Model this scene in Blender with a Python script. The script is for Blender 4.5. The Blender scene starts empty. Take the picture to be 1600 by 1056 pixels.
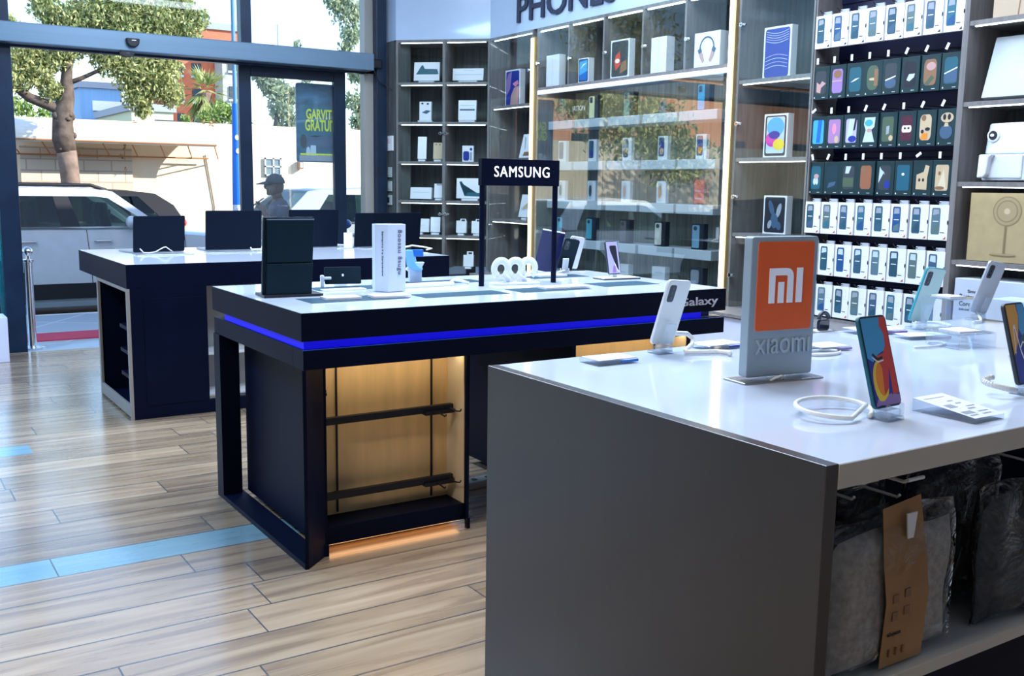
import bpy, bmesh, math, random
from mathutils import Vector, Matrix, Euler
random.seed(7)
S = bpy.context.scene
COL = S.collection
# ------------------------------------------------------------------ camera
CAMZ = 1.25
FPX = 1575.25
YAW, PIT, ROL = math.radians(56.913), math.radians(8.60888), math.radians(0.81097)
F_ = Vector((math.cos(YAW)*math.cos(PIT), math.sin(YAW)*math.cos(PIT), -math.sin(PIT)))
_r = Vector((math.sin(YAW), -math.cos(YAW), 0)); _u = _r.cross(F_)
R_ = math.cos(ROL)*_r + math.sin(ROL)*_u
U_ = -math.sin(ROL)*_r + math.cos(ROL)*_u
cd = bpy.data.cameras.new('camera'); cam = bpy.data.objects.new('camera', cd); COL.objects.link(cam)
cd.sensor_width = 36; cd.lens = FPX/1600*36; cd.clip_start = 0.05; cd.clip_end = 400
M = Matrix((R_, U_, -F_)).transposed().to_4x4(); M.translation = Vector((0, 0, CAMZ))
cam.matrix_world = M
S.camera = cam
def ray(x, y): return (x-800)/FPX*R_ - (y-528)/FPX*U_ + F_
def onz(x, y, z=0.0):
    d = ray(x, y); t = (z-CAMZ)/d.z; return Vector((t*d.x, t*d.y, z))
def onx(x, y, X):
    d = ray(x, y); t = X/d.x; return Vector((X, t*d.y, CAMZ+t*d.z))
def ony(x, y, Y):
    d = ray(x, y); t = Y/d.y; return Vector((t*d.x, Y, CAMZ+t*d.z))
# ------------------------------------------------------------------ light and exposure
S.view_settings.view_transform = 'Standard'; S.view_settings.look = 'None'
S.view_settings.gamma = 1; S.view_settings.use_curve_mapping = False
S.view_settings.exposure = 1.0
S.cycles.use_denoising = True
S.cycles.max_bounces = 10; S.cycles.transparent_max_bounces = 24
S.cycles.diffuse_bounces = 4; S.cycles.glossy_bounces = 5
S.cycles.sample_clamp_indirect = 8
S.cycles.caustics_reflective = False; S.cycles.caustics_refractive = False
w = bpy.data.worlds.new('sky'); S.world = w; w.use_nodes = True
nt = w.node_tree; bg = nt.nodes['Background']
sky = nt.nodes.new('ShaderNodeTexSky'); sky.sky_type = 'NISHITA'; sky.sun_disc = False
sky.sun_elevation = math.radians(42); sky.sun_rotation = math.radians(200); sky.air_density = 1.0; sky.dust_density = 0.6
tint = nt.nodes.new('ShaderNodeMix'); tint.data_type = 'RGBA'; tint.blend_type = 'MULTIPLY'; tint.inputs[0].default_value = 1
tint.inputs[7].default_value = (.80, .92, 1.0, 1); nt.links.new(sky.outputs[0], tint.inputs[6]); nt.links.new(tint.outputs[2], bg.inputs[0]); bg.inputs[1].default_value = 0.21
sd = bpy.data.lights.new('sun', 'SUN'); sd.energy = 5.0; sd.angle = math.radians(0.6); sd.color = (1, .93, .82)
sun = bpy.data.objects.new('sun', sd); COL.objects.link(sun)
sun.rotation_euler = Vector((1.35, -1.0, 0.85)).to_track_quat('Z', 'Y').to_euler()
CEIL = 3.55
def ceiling_light(x, y, sx, sy, e, colr):
    l = bpy.data.lights.new('ceiling_lamp', 'AREA'); l.shape = 'RECTANGLE'; l.size = sx; l.size_y = sy; l.energy = e; l.color = colr
    o = bpy.data.objects.new('ceiling_lamp', l); COL.objects.link(o); o.location = (x, y, CEIL-0.06)
    return o
COOL = (.72, .85, 1.0)
LAMPS = [(2.3, 2.6), (2.1, 3.5), (2.1, 5.8), (-1.2, 1.0), (-1.2, 3.8), (-1.2, 6.4), (3.5, 2.4), (3.5, 4.8)]
LAMP_W = [26, 38, 55, 40, 45, 90, 22, 26]
for (_x, _y), _w in zip(LAMPS, LAMP_W): ceiling_light(_x, _y, 1.15, .55, _w, (1.0, .84, .66) if (_x, _y) == (-1.2, 1.0) else COOL if _x > 0 else (.42, .68, 1.0))  # left lamps by the window blued to stand in for daylight

# ------------------------------------------------------------------ materials
MATS = {}
def mat(name, col, rough=.5, metal=0, noise=0, nscale=8, stretch=(1, 1, 1), bump=0, emit=0, alpha=1, trans=0, coat=0, spec=.5, ior=1.45):
    if name in MATS: return MATS[name]
    m = bpy.data.materials.new(name); m.use_nodes = True; MATS[name] = m
    t = m.node_tree; b = t.nodes['Principled BSDF']
    b.inputs['Base Color'].default_value = (*col, 1); b.inputs['Roughness'].default_value = rough
    b.inputs['Metallic'].default_value = metal; b.inputs['Specular IOR Level'].default_value = spec; b.inputs['IOR'].default_value = ior
    b.inputs['Alpha'].default_value = alpha; b.inputs['Transmission Weight'].default_value = trans
    b.inputs['Coat Weight'].default_value = coat; b.inputs['Coat Roughness'].default_value = .05
    if emit: b.inputs['Emission Color'].default_value = (*col, 1); b.inputs['Emission Strength'].default_value = emit
    tc = t.nodes.new('ShaderNodeTexCoord'); mp = t.nodes.new('ShaderNodeMapping'); nz = t.nodes.new('ShaderNodeTexNoise')
    mp.inputs['Scale'].default_value = stretch; nz.inputs['Scale'].default_value = nscale; nz.inputs['Detail'].default_value = 4
    t.links.new(tc.outputs['Object'], mp.inputs[0]); t.links.new(mp.outputs[0], nz.inputs[0])
    n = noise if noise else .03
    mr = t.nodes.new('ShaderNodeMapRange'); mr.inputs[3].default_value = 1-n; mr.inputs[4].default_value = 1+n
    mr.inputs[1].default_value = .3; mr.inputs[2].default_value = .7
    vm = t.nodes.new('ShaderNodeVectorMath'); vm.operation = 'SCALE'; vm.inputs[0].default_value = col
    t.links.new(nz.outputs[0], mr.inputs[0]); t.links.new(mr.outputs[0], vm.inputs['Scale']); t.links.new(vm.outputs[0], b.inputs['Base Color'])
    if bump:
        bp = t.nodes.new('ShaderNodeBump'); bp.inputs['Strength'].default_value = bump; bp.inputs['Distance'].default_value = .01
        t.links.new(nz.outputs[0], bp.inputs['Height']); t.links.new(bp.outputs[0], b.inputs['Normal'])
    return m
def glass_mat(name, tint=(1, 1, 1), refl=1.0, haze=0, base=.02, rough=0.0, hazecol=(.8, .9, 1)):
    m = bpy.data.materials.new(name); m.use_nodes = True; MATS[name] = m
    t = m.node_tree; t.nodes.clear(); o = t.nodes.new('ShaderNodeOutputMaterial')
    tr = t.nodes.new('ShaderNodeBsdfTransparent'); tr.inputs[0].default_value = (*tint, 1)
    gl = t.nodes.new('ShaderNodeBsdfGlossy'); gl.inputs['Roughness'].default_value = rough
    fr = t.nodes.new('ShaderNodeLayerWeight'); fr.inputs[0].default_value = .5
    pw = t.nodes.new('ShaderNodeMath'); pw.operation = 'POWER'; pw.inputs[1].default_value = 5; t.links.new(fr.outputs['Facing'], pw.inputs[0])
    ma = t.nodes.new('ShaderNodeMath'); ma.operation = 'MULTIPLY_ADD'; ma.use_clamp = True
    ma.inputs[1].default_value = refl; ma.inputs[2].default_value = base
    mx = t.nodes.new('ShaderNodeMixShader')
    t.links.new(pw.outputs[0], ma.inputs[0]); t.links.new(ma.outputs[0], mx.inputs[0])
    t.links.new(tr.outputs[0], mx.inputs[1]); t.links.new(gl.outputs[0], mx.inputs[2])
    out = mx
    if haze:
        df = t.nodes.new('ShaderNodeBsdfDiffuse'); df.inputs[0].default_value = (*hazecol, 1)
        m2 = t.nodes.new('ShaderNodeMixShader'); m2.inputs[0].default_value = haze
        t.links.new(mx.outputs[0], m2.inputs[1]); t.links.new(df.outputs[0], m2.inputs[2]); out = m2
    t.links.new(out.outputs[0], o.inputs[0])
    return m
BLACK = mat('navy_black_laminate', (.0015, .004, .018), .45, noise=.2, nscale=3, spec=.10)
BLACKM = mat('black_metal', (.004, .005, .012), .45, noise=.15)
WHITETOP = mat('white_gloss_top', (.58, .645, .78), .09, noise=.015, nscale=1.5)
WHITE = mat('white_card', (.78, .80, .86), .45)
WHITEP = mat('white_plastic', (.76, .80, .86), .28)
SILVER = mat('brushed_aluminium', (.088, .085, .088), .30, metal=.8, noise=.02, nscale=60, stretch=(1, 1, .02))
SILVERL = mat('pale_aluminium', (.55, .60, .66), .3, metal=.85, noise=.04, nscale=50, stretch=(.05, 1, 1))
CREAM = mat('cream_and_shaded_edge', (.60, .575, .52), .5)
CHROME = mat('chrome', (.85, .86, .9), .12, metal=1)
GREYW = mat('grey_wood_laminate', (.075, .085, .09), .5, noise=.45, nscale=5, stretch=(12, 12, .5))
GREYE = mat('grey_wood_edge', (.19, .18, .185), .5, noise=.2, nscale=6, stretch=(6, 6, .6))
MAPLE = mat('maple_wood', (.60, .42, .21), .5, noise=.1, nscale=4, stretch=(7, 7, .6))
PALEP = mat('pale_panel', (.70, .60, .45), .5)
FASCIA = mat('fascia_white', (.42, .54, .72), .16, noise=.02, coat=.5)
LAV = mat('lavender_white_laminate', (.62, .66, .84), .3)
FRAME = mat('dark_blue_aluminium', (.006, .020, .05), .35, metal=.2, noise=.2)
BEAM = mat('satin_anodised_beam', (.15, .235, .33), .33, metal=.4, noise=.05, nscale=12, stretch=(.1, 1, 6))
LEDW = mat('cool_led', (.80, .92, 1.0), .5, emit=5)
LEDG = mat('warm_led', (1.0, .74, .32), .5, emit=1.5)
LEDB = mat('blue_led', (.006, .004, .9), .5, emit=.25)
LEDO = mat('amber_led', (1.0, .52, .22), .5, emit=1.6)
GLASSF = glass_mat('shop_front_glass', (.95, .98, .99), .5, haze=.0, base=.015)
GLASSC = glass_mat('cabinet_glass', (.93, .97, .97), .95, base=.17)
GLASSD = glass_mat('cabinet_door_glass', (.95, .98, .98), .9, base=.035)
ACRYL = glass_mat('clear_acrylic', (.93, .96, .99), 1.5, haze=.08, base=.05, rough=.05)
CARGL = glass_mat('car_glass', (.35, .46, .45), 1.0, base=.03)
MAT_G = mat('dark_teal_mat', (.03, .075, .115), .7, noise=.1, spec=.2)
CABLE = mat('white_cable', (.78, .80, .80), .35)
INK = mat('black_ink', (.01, .012, .025), .6)
NAVYI = mat('navy_ink', (.02, .05, .12), .6)
WHITEI = mat('white_ink', (.86, .88, .95), .5)
GREYI = mat('grey_ink', (.30, .34, .42), .6)
CARD = mat('kraft_card', (.40, .31, .17), .7, noise=.06, nscale=20)
def C(name, r, g, b, rough=.4, **k): return mat('colour_'+name, (r, g, b), rough, **k)
SKYB = C('sky_blue', .05, .36, .72); DEEPB = C('deep_blue', .01, .03, .30); BLUE = C('blue', .01, .13, .50)
RED = C('red', .62, .05, .04); ORANGE = C('orange', .85, .25, .02); YEL = C('yellow', .85, .62, .05)
TEAL = C('teal', .012, .10, .15); PINK = C('pink', .75, .25, .40); PURP = C('purple', .30, .18, .45)
SAND = C('sand', .55, .43, .28); BROWN = C('brown', .25, .13, .07); GREEN_D = C('bottle_green', .003, .026, .034)
GREEN_M = C('moss_green', .07, .11, .07); LIME = C('lime', .72, .80, .05); PGRN = C('pale_green', .62, .70, .45)
LAVP = C('lavender', .45, .42, .68); SLATE = C('slate_blue', .05, .10, .19); DKGREY = C('dark_grey', .035, .045, .06)
PALE = C('pale_blue', .50, .62, .75); ROSE = C('rose', .50, .30, .30); CORAL = C('coral', .80, .30, .16)
SCREEN = mat('black_screen', (.003, .006, .02), .12, coat=.5)

# ------------------------------------------------------------------ mesh helpers
def rrect(x0, x1, z0, z1, r, n=4):
    r = min(r, (x1-x0)/2-1e-5, (z1-z0)/2-1e-5); p = []
    for cx, cz, a0 in ((x1-r, z1-r, 0), (x0+r, z1-r, 90), (x0+r, z0+r, 180), (x1-r, z0+r, 270)):
        for k in range(n+1):
            a = math.radians(a0+90*k/n); p.append((cx+r*math.cos(a), cz+r*math.sin(a)))
    return p
def ell(cx, cz, a, b, n=20, rot=0):
    p = []
    for k in range(n):
        t = 2*math.pi*k/n; x = a*math.cos(t); z = b*math.sin(t)
        p.append((cx+x*math.cos(rot)-z*math.sin(rot), cz+x*math.sin(rot)+z*math.cos(rot)))
    return p
class MB:
    def __init__(s): s.v = []; s.f = []; s.m = []
    def add(s, vs, fs, mi=0, T=None):
        o = len(s.v)
        s.v += [tuple(T @ Vector(v)) if T else tuple(v) for v in vs]
        s.f += [tuple(i+o for i in f) for f in fs]; s.m += [mi]*len(fs); return s
    def box(s, x0, x1, y0, y1, z0, z1, mi=0, T=None):
        vs = [(x, y, z) for z in (z0, z1) for y in (y0, y1) for x in (x0, x1)]
        return s.add(vs, [(0, 2, 3, 1), (4, 5, 7, 6), (0, 1, 5, 4), (2, 6, 7, 3), (0, 4, 6, 2), (1, 3, 7, 5)], mi, T)
    def prism(s, pts, ax, a, b, mi=0, T=None):
        n = len(pts)
        def P(p, h): return {'x': (h, p[0], p[1]), 'y': (p[0], h, p[1]), 'z': (p[0], p[1], h)}[ax]
        vs = [P(p, a) for p in pts]+[P(p, b) for p in pts]
        fs = [tuple(range(n)), tuple(range(2*n-1, n-1, -1))]+[(i, i+n, (i+1) % n+n, (i+1) % n) for i in range(n)]
        return s.add(vs, fs, mi, T)
    def face(s, pts, y, mi=0, T=None):      # flat printed shape in the x z plane
        return s.add([(p[0], y, p[1]) for p in pts], [tuple(range(len(pts)))], mi, T)
    def tube(s, pts, r, n=8, mi=0, T=None, closed=False, flat=1.0):
        P = [Vector(p) for p in pts]; m = len(P); R = r if isinstance(r, (list, tuple)) else [r]*m
        up = None; vs = []
        for i, p in enumerate(P):
            if closed: d = P[(i+1) % m]-P[i-1]
            else: d = P[min(i+1, m-1)]-P[max(i-1, 0)]
            d = d.normalized() if d.length > 1e-9 else Vector((0, 0, 1))
            if up is None: up = d.orthogonal().normalized()
            up = (up-up.dot(d)*d); up = up.normalized() if up.length > 1e-6 else d.orthogonal().normalized()
            sd_ = d.cross(up)
            for k in range(n):
                a = 2*math.pi*k/n; vs.append(tuple(p+R[i]*(math.cos(a)*up+math.sin(a)*sd_*flat)))
        fs = []
        for i in range(m if closed else m-1):
            j = (i+1) % m
            for k in range(n): fs.append((i*n+k, i*n+(k+1) % n, j*n+(k+1) % n, j*n+k))
        if not closed: fs += [tuple(range(n-1, -1, -1)), tuple((m-1)*n+k for k in range(n))]
        return s.add(vs, fs, mi, T)
    def lathe(s, prof, n=24, c=(0, 0, 0), mi=0, T=None):
        vs = []; m = len(prof)
        for r, z in prof:
            for k in range(n):
                a = 2*math.pi*k/n; vs.append((c[0]+r*math.cos(a), c[1]+r*math.sin(a), c[2]+z))
        fs = [(i*n+k, i*n+(k+1) % n, (i+1)*n+(k+1) % n, (i+1)*n+k) for i in range(m-1) for k in range(n)]
        fs += [tuple(range(n-1, -1, -1)), tuple((m-1)*n+k for k in range(n))]
        return s.add(vs, fs, mi, T)
    def ball(s, c, r, n=14, mi=0, sc=(1, 1, 1), T=None):
        vs = [(c[0], c[1], c[2]-r*sc[2])]
        k2 = n//2
        for i in range(1, k2):
            t = math.pi*i/k2
            for k in range(n):
                a = 2*math.pi*k/n; vs.append((c[0]+r*sc[0]*math.sin(t)*math.cos(a), c[1]+r*sc[1]*math.sin(t)*math.sin(a), c[2]-r*sc[2]*math.cos(t)))
        vs.append((c[0], c[1], c[2]+r*sc[2])); e = len(vs)-1; fs = []
        for k in range(n): fs.append((0, 1+(k+1) % n, 1+k)); fs.append((e, e-n+k, e-n+(k+1) % n))
        for i in range(k2-2):
            for k in range(n): fs.append((1+i*n+k, 1+i*n+(k+1) % n, 1+(i+1)*n+(k+1) % n, 1+(i+1)*n+k))
        return s.add(vs, fs, mi, T)
    def build(s, name, mats, parent=None, loc=(0, 0, 0), rot=(0, 0, 0), bevel=0, smooth=False, seg=2, recalc=True):
        me = bpy.data.meshes.new(name); me.from_pydata(s.v, [], s.f)
        if not isinstance(mats, (list, tuple)): mats = [mats]
        for m in mats: me.materials.append(m)
        me.polygons.foreach_set('material_index', s.m)
        if recalc:
            b = bmesh.new(); b.from_mesh(me); bmesh.ops.recalc_face_normals(b, faces=b.faces); b.to_mesh(me); b.free()
        if smooth: me.polygons.foreach_set('use_smooth', [True]*len(me.polygons))
        o = bpy.data.objects.new(name, me); COL.objects.link(o); o.location = loc; o.rotation_euler = rot
        if parent: o.parent = parent
        if bevel:
            mo = o.modifiers.new('bevel', 'BEVEL'); mo.width = bevel; mo.segments = seg; mo.limit_method = 'ANGLE'; mo.angle_limit = .6
        return o
def bx(x0, x1, y0, y1, z0, z1): return MB().box(x0, x1, y0, y1, z0, z1)
def tag(o, label=None, cat=None, group=None, kind=None):
    if label: o['label'] = label
    if cat: o['category'] = cat
    if group: o['group'] = group
    if kind: o['kind'] = kind
    return o
def thing(name, label, cat, loc=(0, 0, 0), rz=0, group=None):
    o = bpy.data.objects.new(name, None); COL.objects.link(o); o.empty_display_size = .1
    o.location = loc; o.rotation_euler = (0, 0, rz); return tag(o, label, cat, group)
def struct(name, mb, mats, bevel=0, **k): return tag(mb.build(name, mats, bevel=bevel, **k), kind='structure')
def dup(root, loc, rz, label=None, group=None):
    r = root.copy(); COL.objects.link(r); r.location = loc; r.rotation_euler = (0, 0, rz)
    if label: r['label'] = label
    if group: r['group'] = group
    def rec(a, b):
        for ch in kids.get(a.name, []):
            c = ch.copy(); COL.objects.link(c); c.parent = b; rec(ch, c)
    kids = {}
    for o in list(COL.objects):
        if o.parent: kids.setdefault(o.parent.name, []).append(o)
    rec(root, r); return r
def text(name, s, width, height, mt, parent, loc, rot=(math.pi/2, 0, 0), depth=.002, bold=0, sp=1.0):
    """lettering whose left bottom stands at loc; scaled to width x height"""
    cu = bpy.data.curves.new(name, 'FONT'); cu.body = s; cu.extrude = .02; cu.offset = bold; cu.resolution_u = 3; cu.space_character = sp
    tmp = bpy.data.objects.new(name+'_tmp', cu); COL.objects.link(tmp)
    dg = bpy.context.evaluated_depsgraph_get(); me = bpy.data.meshes.new_from_object(tmp.evaluated_get(dg))
    bpy.data.objects.remove(tmp)
    xs = [v.co.x for v in me.vertices]; ys = [v.co.y for v in me.vertices]
    x0, x1, y0, y1 = min(xs), max(xs), min(ys), max(ys)
    for v in me.vertices:
        v.co = Vector(((v.co.x-x0)/(x1-x0)*width, (v.co.y-y0)/(y1-y0)*height, v.co.z/.02*depth))
    me.materials.clear(); me.materials.append(mt)
    o = bpy.data.objects.new(name, me); COL.objects.link(o); o.location = loc; o.rotation_euler = rot
    if parent: o.parent = parent
    return o
R90 = -math.pi/2

# ------------------------------------------------------------------ floor of wood-look tiles
def floor_material():
    m = bpy.data.materials.new('wood_look_tiles'); m.use_nodes = True; t = m.node_tree; b = t.nodes['Principled BSDF']; L = t.links.new
    def N(ty, **k):
        n = t.nodes.new(ty)
        for a, v in k.items(): setattr(n, a, v)
        return n
    def math_(op, a, b_=None, c=None):
        n = N('ShaderNodeMath', operation=op)
        for i, x in enumerate((a, b_, c)):
            if x is None: continue
            if isinstance(x, (int, float)): n.inputs[i].default_value = x
            else: L(x, n.inputs[i])
        return n.outputs[0]
    tc = N('ShaderNodeTexCoord'); sp = N('ShaderNodeSeparateXYZ'); L(tc.outputs['Object'], sp.inputs[0])
    x, y = sp.outputs[0], sp.outputs[1]
    yy = math_('DIVIDE', math_('SUBTRACT', y, 2.791), .1815); row = math_('FLOOR', yy); fy = math_('FRACT', yy)
    wn = N('ShaderNodeTexWhiteNoise', noise_dimensions='1D'); L(row, wn.inputs['W'])
    xx = math_('ADD', math_('DIVIDE', x, 1.05), math_('MULTIPLY', wn.outputs['Value'], 7.0)); fx = math_('FRACT', xx); col = math_('FLOOR', xx)
    cb = N('ShaderNodeCombineXYZ'); L(row, cb.inputs[0]); L(col, cb.inputs[1])
    wc = N('ShaderNodeTexWhiteNoise', noise_dimensions='3D'); L(cb.outputs[0], wc.inputs['Vector'])
    # grain
    cg = N('ShaderNodeCombineXYZ'); L(math_('ADD', math_('MULTIPLY', x, 1.1), math_('MULTIPLY', wc.outputs['Value'], 30.0)), cg.inputs[0]); L(math_('MULTIPLY', y, 13.0), cg.inputs[1])
    ng = N('ShaderNodeTexNoise'); ng.inputs['Scale'].default_value = 1.6; ng.inputs['Detail'].default_value = 6; ng.inputs['Distortion'].default_value = .6; L(cg.outputs[0], ng.inputs[0])
    rp = N('ShaderNodeValToRGB'); e = rp.color_ramp.elements
    e[0].position = .28; e[0].color = (.20, .14, .105, 1); e[1].position = .74; e[1].color = (.46, .345, .24, 1)
    e2 = e.new(.5); e2.color = (.33, .235, .155, 1)
    L(ng.outputs[0], rp.inputs[0])
    mv = N('ShaderNodeVectorMath', operation='SCALE'); L(rp.outputs[0], mv.inputs[0]); L(math_('ADD', math_('MULTIPLY', wc.outputs['Value'], .42), .78), mv.inputs['Scale'])
    # single tiles tinted blue
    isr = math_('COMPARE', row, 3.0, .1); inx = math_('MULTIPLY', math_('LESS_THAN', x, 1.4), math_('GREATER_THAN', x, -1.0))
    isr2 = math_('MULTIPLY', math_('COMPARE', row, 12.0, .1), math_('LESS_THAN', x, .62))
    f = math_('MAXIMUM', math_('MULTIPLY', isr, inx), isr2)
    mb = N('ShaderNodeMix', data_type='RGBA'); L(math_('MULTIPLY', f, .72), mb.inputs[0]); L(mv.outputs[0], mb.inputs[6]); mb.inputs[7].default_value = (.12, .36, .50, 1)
    # joints
    gy = math_('MAXIMUM', math_('LESS_THAN', fy, .020), math_('GREATER_THAN', fy, .986)); gx = math_('LESS_THAN', fx, .0045)
    g = math_('MAXIMUM', gx, gy)
    mg = N('ShaderNodeMix', data_type='RGBA'); L(g, mg.inputs[0]); L(mb.outputs[2], mg.inputs[6]); mg.inputs[7].default_value = (.06, .065, .075, 1)
    L(mg.outputs[2], b.inputs['Base Color'])
    L(math_('MULTIPLY_ADD', ng.outputs[0], .16, .20), b.inputs['Roughness']); b.inputs['Specular IOR Level'].default_value = .6; b.inputs['Coat Weight'].default_value = .7; b.inputs['Coat Roughness'].default_value = .16
    bp = N('ShaderNodeBump'); bp.inputs['Strength'].default_value = .25; bp.inputs['Distance'].default_value = .003
    L(math_('SUBTRACT', math_('MULTIPLY', ng.outputs[0], .35), g), bp.inputs['Height']); L(bp.outputs[0], b.inputs['Normal'])
    return m
FLOOR = floor_material()
def brickmat(name, c1, c2, mortar, scale, bw, rh, offs=.5, msize=.02, rough=.7, rot=(0, 0, 0)):
    m = bpy.data.materials.new(name); m.use_nodes = True; t = m.node_tree; b = t.nodes['Principled BSDF']
    tc = t.nodes.new('ShaderNodeTexCoord'); mp = t.nodes.new('ShaderNodeMapping'); br = t.nodes.new('ShaderNodeTexBrick')
    mp.inputs['Rotation'].default_value = rot
    br.inputs['Color1'].default_value = (*c1, 1); br.inputs['Color2'].default_value = (*c2, 1); br.inputs['Mortar'].default_value = (*mortar, 1)
    br.inputs['Scale'].default_value = scale; br.inputs['Brick Width'].default_value = bw; br.inputs['Row Height'].default_value = rh
    br.inputs['Mortar Size'].default_value = msize; br.offset = offs
    t.links.new(tc.outputs['Object'], mp.inputs[0]); t.links.new(mp.outputs[0], br.inputs[0]); t.links.new(br.outputs[0], b.inputs['Base Color'])
    b.inputs['Roughness'].default_value = rough; MATS[name] = m
    return m
WALLP = mat('painted_wall', (.66, .70, .78), .55)
WALLW = mat('white_painted_trim', (.72, .76, .90), .4)
struct('floor', bx(-5, 4.9, -4, 8.02, -.06, 0), FLOOR)
struct('ceiling', bx(-5, 4.9, -4, 8.10, CEIL, CEIL+.2), mat('ceiling_paint', (.7, .72, .76), .8))
struct('wall_right', bx(4.86, 5.0, -4, 8.10, -.06, CEIL), WALLP)
struct('wall_left', bx(-5.12, -5, -4, 8.10, -.06, CEIL), mat('slate_paint', (.10, .13, .17), .5))
struct('wall_back', bx(-5.12, 5, -4.12, -4, -.06, CEIL), WALLP)
mbx = MB(); mbx.prism([(3.894, 8.02), (3.894, 7.812), (4.465, 7.241), (4.86, 7.241), (4.86, 8.02)], 'z', 2.432, CEIL)
mbx.box(4.465, 4.86, -.5, 7.241, 2.432, CEIL)
struct('wall_fascia', mbx, FASCIA)
struct('wall_corner', bx(3.894, 4.05, 7.85, 8.02, 0, 2.432), GREYW)
struct('trim_1', bx(3.868, 3.90, 7.985, 8.08, 0, CEIL), WALLW)
# unseen block added above the shop, its height set to shade the pavement
struct('wall_shade_block', bx(-30, 30, 4.0, 8.10, CEIL+.2, 5.05), mat('outer_render', (.55, .5, .44), .8))
mbx = MB(); mbx.box(-30, -5.12, 7.9, 8.10, -.1, CEIL+.2); mbx.box(5.0, 30, 7.9, 8.10, -.1, CEIL+.2)
struct('wall_street', mbx, MATS['outer_render'])
# shop front
mbx = MB()
mbx.box(.872, 1.0, 7.98, 8.08, 0, CEIL); mbx.box(2.637, 2.722, 7.98, 8.08, 2.2, CEIL); mbx.box(3.775, 3.868, 7.93, 8.09, 0, CEIL)
mbx.box(-5, 3.775, 8.0, 8.07, 2.16, 2.21); mbx.box(-5, .872, 8.0, 8.07, 0, .05); mbx.box(-5, 3.775, 8.0, 8.07, CEIL-.06, CEIL)
mbx.box(-2.2, -2.1, 7.98, 8.08, 0, CEIL)
fr = struct('window_1', mbx, FRAME, bevel=.004)
tag(bx(-5, .872, 8.03, 8.04, .05, 2.16).build('window_pane', GLASSF, fr))
tag(bx(-5, 3.775, 8.03, 8.04, 2.21, CEIL-.06).build('window_pane', GLASSF, fr))
tag(bx(3.56, 3.775, 8.03, 8.04, 0, 2.16).build('window_pane', GLASSF, fr))
bx(3.695, 3.775, 8.0, 8.1, 0, CEIL).build('jamb_cover', mat('grey_beige_cover', (.33, .33, .32), .4, metal=.2, noise=.1, stretch=(1, 1, .2)), fr, bevel=.003)
bx(.845, .872, 8.045, 8.055, .18, 2.16).build('glass_edge', glass_mat('green_glass_edge', (.3, .75, .8), 1, haze=.25, hazecol=(.1, .5, .6)), fr)
mbx = MB(); mbx.box(2.645, 2.745, 8.09, 8.14, .01, 2.18); mbx.box(3.455, 3.56, 8.09, 8.14, .01, 2.18)
mbx.box(2.745, 3.455, 8.09, 8.14, 2.085, 2.18); mbx.box(2.745, 3.455, 8.09, 8.14, .01, .12)
dr = struct('door_1', mbx, FRAME, bevel=.004)
bx(2.745, 3.455, 8.11, 8.118, .12, 2.085).build('door_pane', glass_mat('hazed_door_glass', (.93, .97, .98), .9, haze=.03, base=.03), dr)  # veiling glare over the view is mixed in as pale diffuse
mbx = MB(); mbx.box(-5, 3.72, 7.86, 8.0, 2.175, 2.313)
bm_ = struct('trim_2', mbx, BEAM, bevel=.008)
# motion sensors on the beam
t = thing('motion_sensor', 'small black domed door sensor on the middle of the grey beam', 'sensor', (1.79, 7.86, 2.235))
mb = MB(); mb.prism([(-.048, .03), (.048, .03), (.042, -.012), (.02, -.032), (-.02, -.032), (-.042, -.012)], 'y', -.035, 0); mb.build('housing', BLACKM, t, bevel=.008)
bx(-.01, .02, -.037, -.034, .012, .018).build('lens', WHITEI, t)
t = thing('motion_sensor', 'black half round sensor hanging under the grey beam', 'sensor', (1.76, 7.90, 2.175))
mb = MB(); mb.prism([(-.05, 0)]+[(-.05*math.cos(a), -.04*math.sin(a)) for a in (.4, .8, 1.2, 1.57, 1.95, 2.35, 2.75)]+[(.05, 0)], 'y', -.03, .03); mb.build('housing', BLACKM, t)
bx(-.012, .012, -.032, -.03, -.02, -.008).build('lens', DKGREY, t)
# bracket and cable at the beam end
t = thing('cable_gland', 'dark bracket with looping cable at the right end of the grey beam', 'bracket', (3.74, 7.92, 2.2))
mb = MB(); mb.box(-.02, .07, -.03, .03, 0, .075); mb.build('bracket', BLACKM, t, bevel=.012)
mb = MB(); mb.tube([(.0, 0, 0), (.01, -.02, -.05), (.04, -.02, -.10), (.1, -.02, -.13), (.13, -.03, -.15), (.16, -.04, -.18)], .004, 6); mb.build('cable', BLACKM, t)
# ceiling lamp fittings
for _x, _y in LAMPS:
    t = thing('ceiling_lamp', 'unseen rectangular white ceiling lamp panel', 'lamp', (_x, _y, CEIL), group='ceiling lamp panels')
    mb = MB()
    for a in ((-.62, .62, -.32, -.29), (-.62, .62, .29, .32), (-.62, -.59, -.29, .29), (.59, .62, -.29, .29)): mb.box(*a, -.07, 0)
    mb.build('frame', WHITEP, t)

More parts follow.
